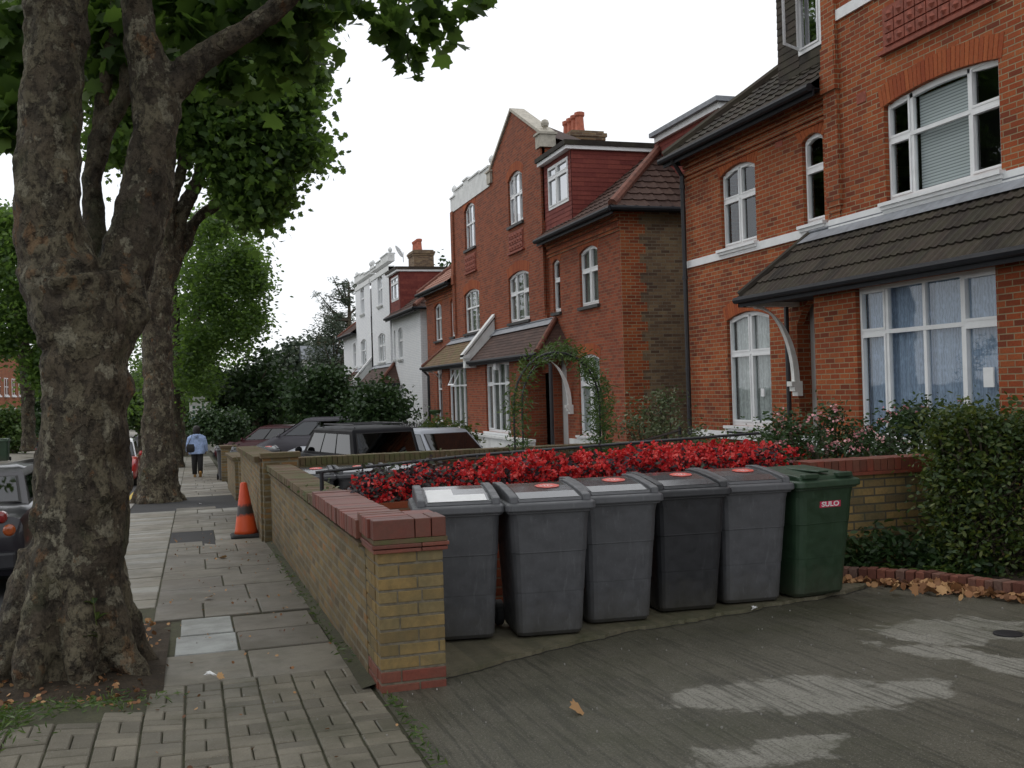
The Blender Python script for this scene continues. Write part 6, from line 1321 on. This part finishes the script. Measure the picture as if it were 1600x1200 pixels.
make_car('silver hatchback with sloping rear window right of the black estate car','paint_silver',(5.75,26.3,-.76),R(12),L=4.1,Wd=1.68,Hh=1.42,belt=.88,rear=(.1,.75),kind='hatchback')
make_car('grey people carrier with a long curved roof behind the black estate car','paint_grey',(4.5,40.5,gz(1,40)+.12),R(76),L=4.5,Wd=1.8,Hh=1.7,belt=1.0,rear=(.1,.4),front=(.9,1.3),kind='people carrier')
make_car('pale silver car between the grey people carrier and the black estate car','paint_silver',(4.5,30.3,-.8),R(80),L=4.2,Hh=1.42,belt=.88,rear=(.4,.8),front=(1.0,1.2),kind='car')
make_car('dark maroon car left of the grey people carrier','paint_maroon',(2.9,44.5,gz(1,44)+.1),R(70),L=3.9,Hh=1.5,belt=.9,kind='hatchback')
make_car('red car before the middle house porch, only its roof above the red flowers','paint_red',(5.9,20.2,gz(1,20)-.55),R(-80),L=3.8,Wd=1.65,Hh=1.42,belt=.88,kind='hatchback')
# ---------------------------------------------------------------- person walking away
p=atY(309,745,35.1); px_,py_=p.x,35.1; z0=gz(px_,py_)+.003
t=thing('person','person walking away in a loose pale blue jacket, black trousers and tan shoes','person',(px_,py_,z0))
def limb(mb,pts,r,k=10): mb.tube(pts,r,k)
b_=MB()
limb(b_,[(0,0,.8),(0,.0,.95),(0,0,1.1),(0,.02,1.25),(0,.02,1.33),(0,.02,1.38)],[.13,.14,.135,.15,.11,.05]); limb(b_,[(0,.02,1.34),(0,.03,1.42),(0,.035,1.46)],[.05,.048,.05]); b_.lathe((0,.04,1.53),[(.03,-.105),(.065,-.08),(.078,-.02),(.08,.03),(.062,.08),(.02,.1)],14)
b_.lathe((0,.125,1.52),[(.004,.02),(.012,-.01),(.004,-.02)],6)
for sx in (-1,1):
    b_.lathe((sx*.08,.03,1.52),[(.006,-.025),(.014,0),(.006,.025)],6)
    limb(b_,[(sx*.12,.02,1.3),(sx*.19,.02,1.27),(sx*.235,.0,1.05),(sx*.27,.05,.86),(sx*.275,.07,.8)],[.06,.055,.045,.035,.025])
    for i in range(4): limb(b_,[(sx*.275+(i-1.5)*.004,.055+i*.018,.79),(sx*.28,.062+i*.018,.73),(sx*.265,.066+i*.018,.70)],[.011,.0095,.007],6)
    limb(b_,[(sx*.27,.05,.79),(sx*.255,.095,.76),(sx*.255,.11,.73)],[.011,.01,.007],6)
st_={-1:(.12,-.14),1:(-.16,.1)}
limb(b_,[(-.08,0,.82),(-.085,.1,.46),(-.085,.02,.08)],[.09,.065,.045]); limb(b_,[(.08,0,.82),(.085,.02,.45),(.08,-.14,.1)],[.09,.065,.045])
o=obj('body',b_,plain('skin',(.3,.17,.11),.6),t,local=True,smooth=True); m=o.modifiers.new('fuse','REMESH'); m.mode='VOXEL'; m.voxel_size=.009; m.use_smooth_shade=True
c=MB(); secs=[]
for z,w,d,oy in ((.74,.5,.34,0),(.78,.52,.36,0),(.95,.49,.33,0),(1.12,.45,.3,.01),(1.26,.42,.27,.01),(1.34,.34,.22,.01),(1.40,.17,.16,.02),(1.43,.14,.14,.03)): secs.append((rrect(w,d,min(w,d)*.42,5),z,random.uniform(-.008,.008),oy))
loft(c,secs); M['jacket']=plain('pale_blue_jacket',(.3,.4,.62),.8,.25,9,bmp=.3)
for sx in (-1,1): c.tube([(sx*.13,.01,1.31),(sx*.205,.01,1.25),(sx*.25,-.01,1.05),(sx*.285,.04,.87),(sx*.285,.06,.83)],[.07,.085,.085,.065,.06],12,wob=.3)
c.tube([(0,-.08,1.37),(0,-.11,1.32),(0,-.13,1.26)],[.06,.07,.04],10)
o=obj('jacket',c,M['jacket'],t,local=True,smooth=True); m=o.modifiers.new('fuse','REMESH'); m.mode='VOXEL'; m.voxel_size=.014; m.use_smooth_shade=True; m=o.modifiers.new('soft','SMOOTH'); m.iterations=3
c=MB(); c.tube([(-.085,0,.84),(-.09,.1,.46),(-.09,.02,.09)],[.115,.09,.075],12); c.tube([(.085,0,.84),(.09,.02,.45),(.085,-.13,.12)],[.115,.09,.075],12); obj('trousers',c,M['rubber'],t,local=True,smooth=True)
c=MB(); c.lathe((0,.0,1.53),[(.06,-.2),(.1,-.16),(.115,-.06),(.115,.03),(.09,.1),(.03,.13)],14,M4=Matrix.Rotation(R(6),4,'X')); obj('hair',c,plain('dark_hair',(.015,.012,.01),.6,.3,30),t,local=True,smooth=True)
for x,y,z,an in ((-.088,.05,.04,0),(.083,-.16,.09,-50)):
    c=MB(); Mx=Matrix.Translation((x,y,z))@Matrix.Rotation(R(an),4,'X'); 
    for (pts,zz) in (): pass
    sec=[]; vs=[]; ring=rrect(.09,.25,.042,4); 
    for zz,f in ((-.04,.95),(-.025,1.03),(0,.97),(.03,.7)): vs.append([Mx@Vector((q[0]*f,q[1]*f+(.0 if zz<.02 else -.04),zz)) for q in ring])
    k=len(ring); c.add([v_ for r_ in vs for v_ in r_],[(i*k+j,i*k+(j+1)%k,(i+1)*k+(j+1)%k,(i+1)*k+j) for i in range(3) for j in range(k)]+[list(range(k))[::-1],[3*k+j for j in range(k)]]); obj('shoe',c,plain('tan_shoe',(.35,.19,.05),.6),t,local=True)
bt=thing('shoulder_bag','black shoulder bag hanging at the left side of the walking person','bag',(px_-.2,py_-.14,z0+.95)); c=MB(); loft(c,[(rrect(.2,.1,.04),-.14,0,0),(rrect(.26,.13,.05),-.1,0,0),(rrect(.27,.12,.05),.02,0,0),(rrect(.2,.07,.03),.12,0,0)]); obj('bag_body',c,M['rubber'],bt,local=True,smooth=True)
c=MB(); c.tube([(-.08,0,.1),(.02,-.03,.3),(.07,.04,.44),(.07,.16,.45),(.0,.22,.28),(.06,.03,.1)],.009,6); obj('strap',c,M['black_iron'],bt,local=True)
# fallen gum foil, litter on the slabs
for i,(x,y,l) in enumerate(((.06,6.56,'crumpled white wrapper on the paving by the block edge'),(3.95,6.85,'small pale blue wrapper on the concrete below the fifth bin'),(.1,21.9,'white litter scrap on the tarmac by the second trunk'))):
    mb=MB(); 
    for k in range(5): a=[Vector((x+random.gauss(0,.018),y+random.gauss(0,.018),gz(1,y)+.012+random.uniform(0,.025))) for _ in range(4)]; mb.poly(*a[:3]); mb.poly(*a[1:])
    obj('litter',mb,M['sticker_white'],None,label=l,category='litter')
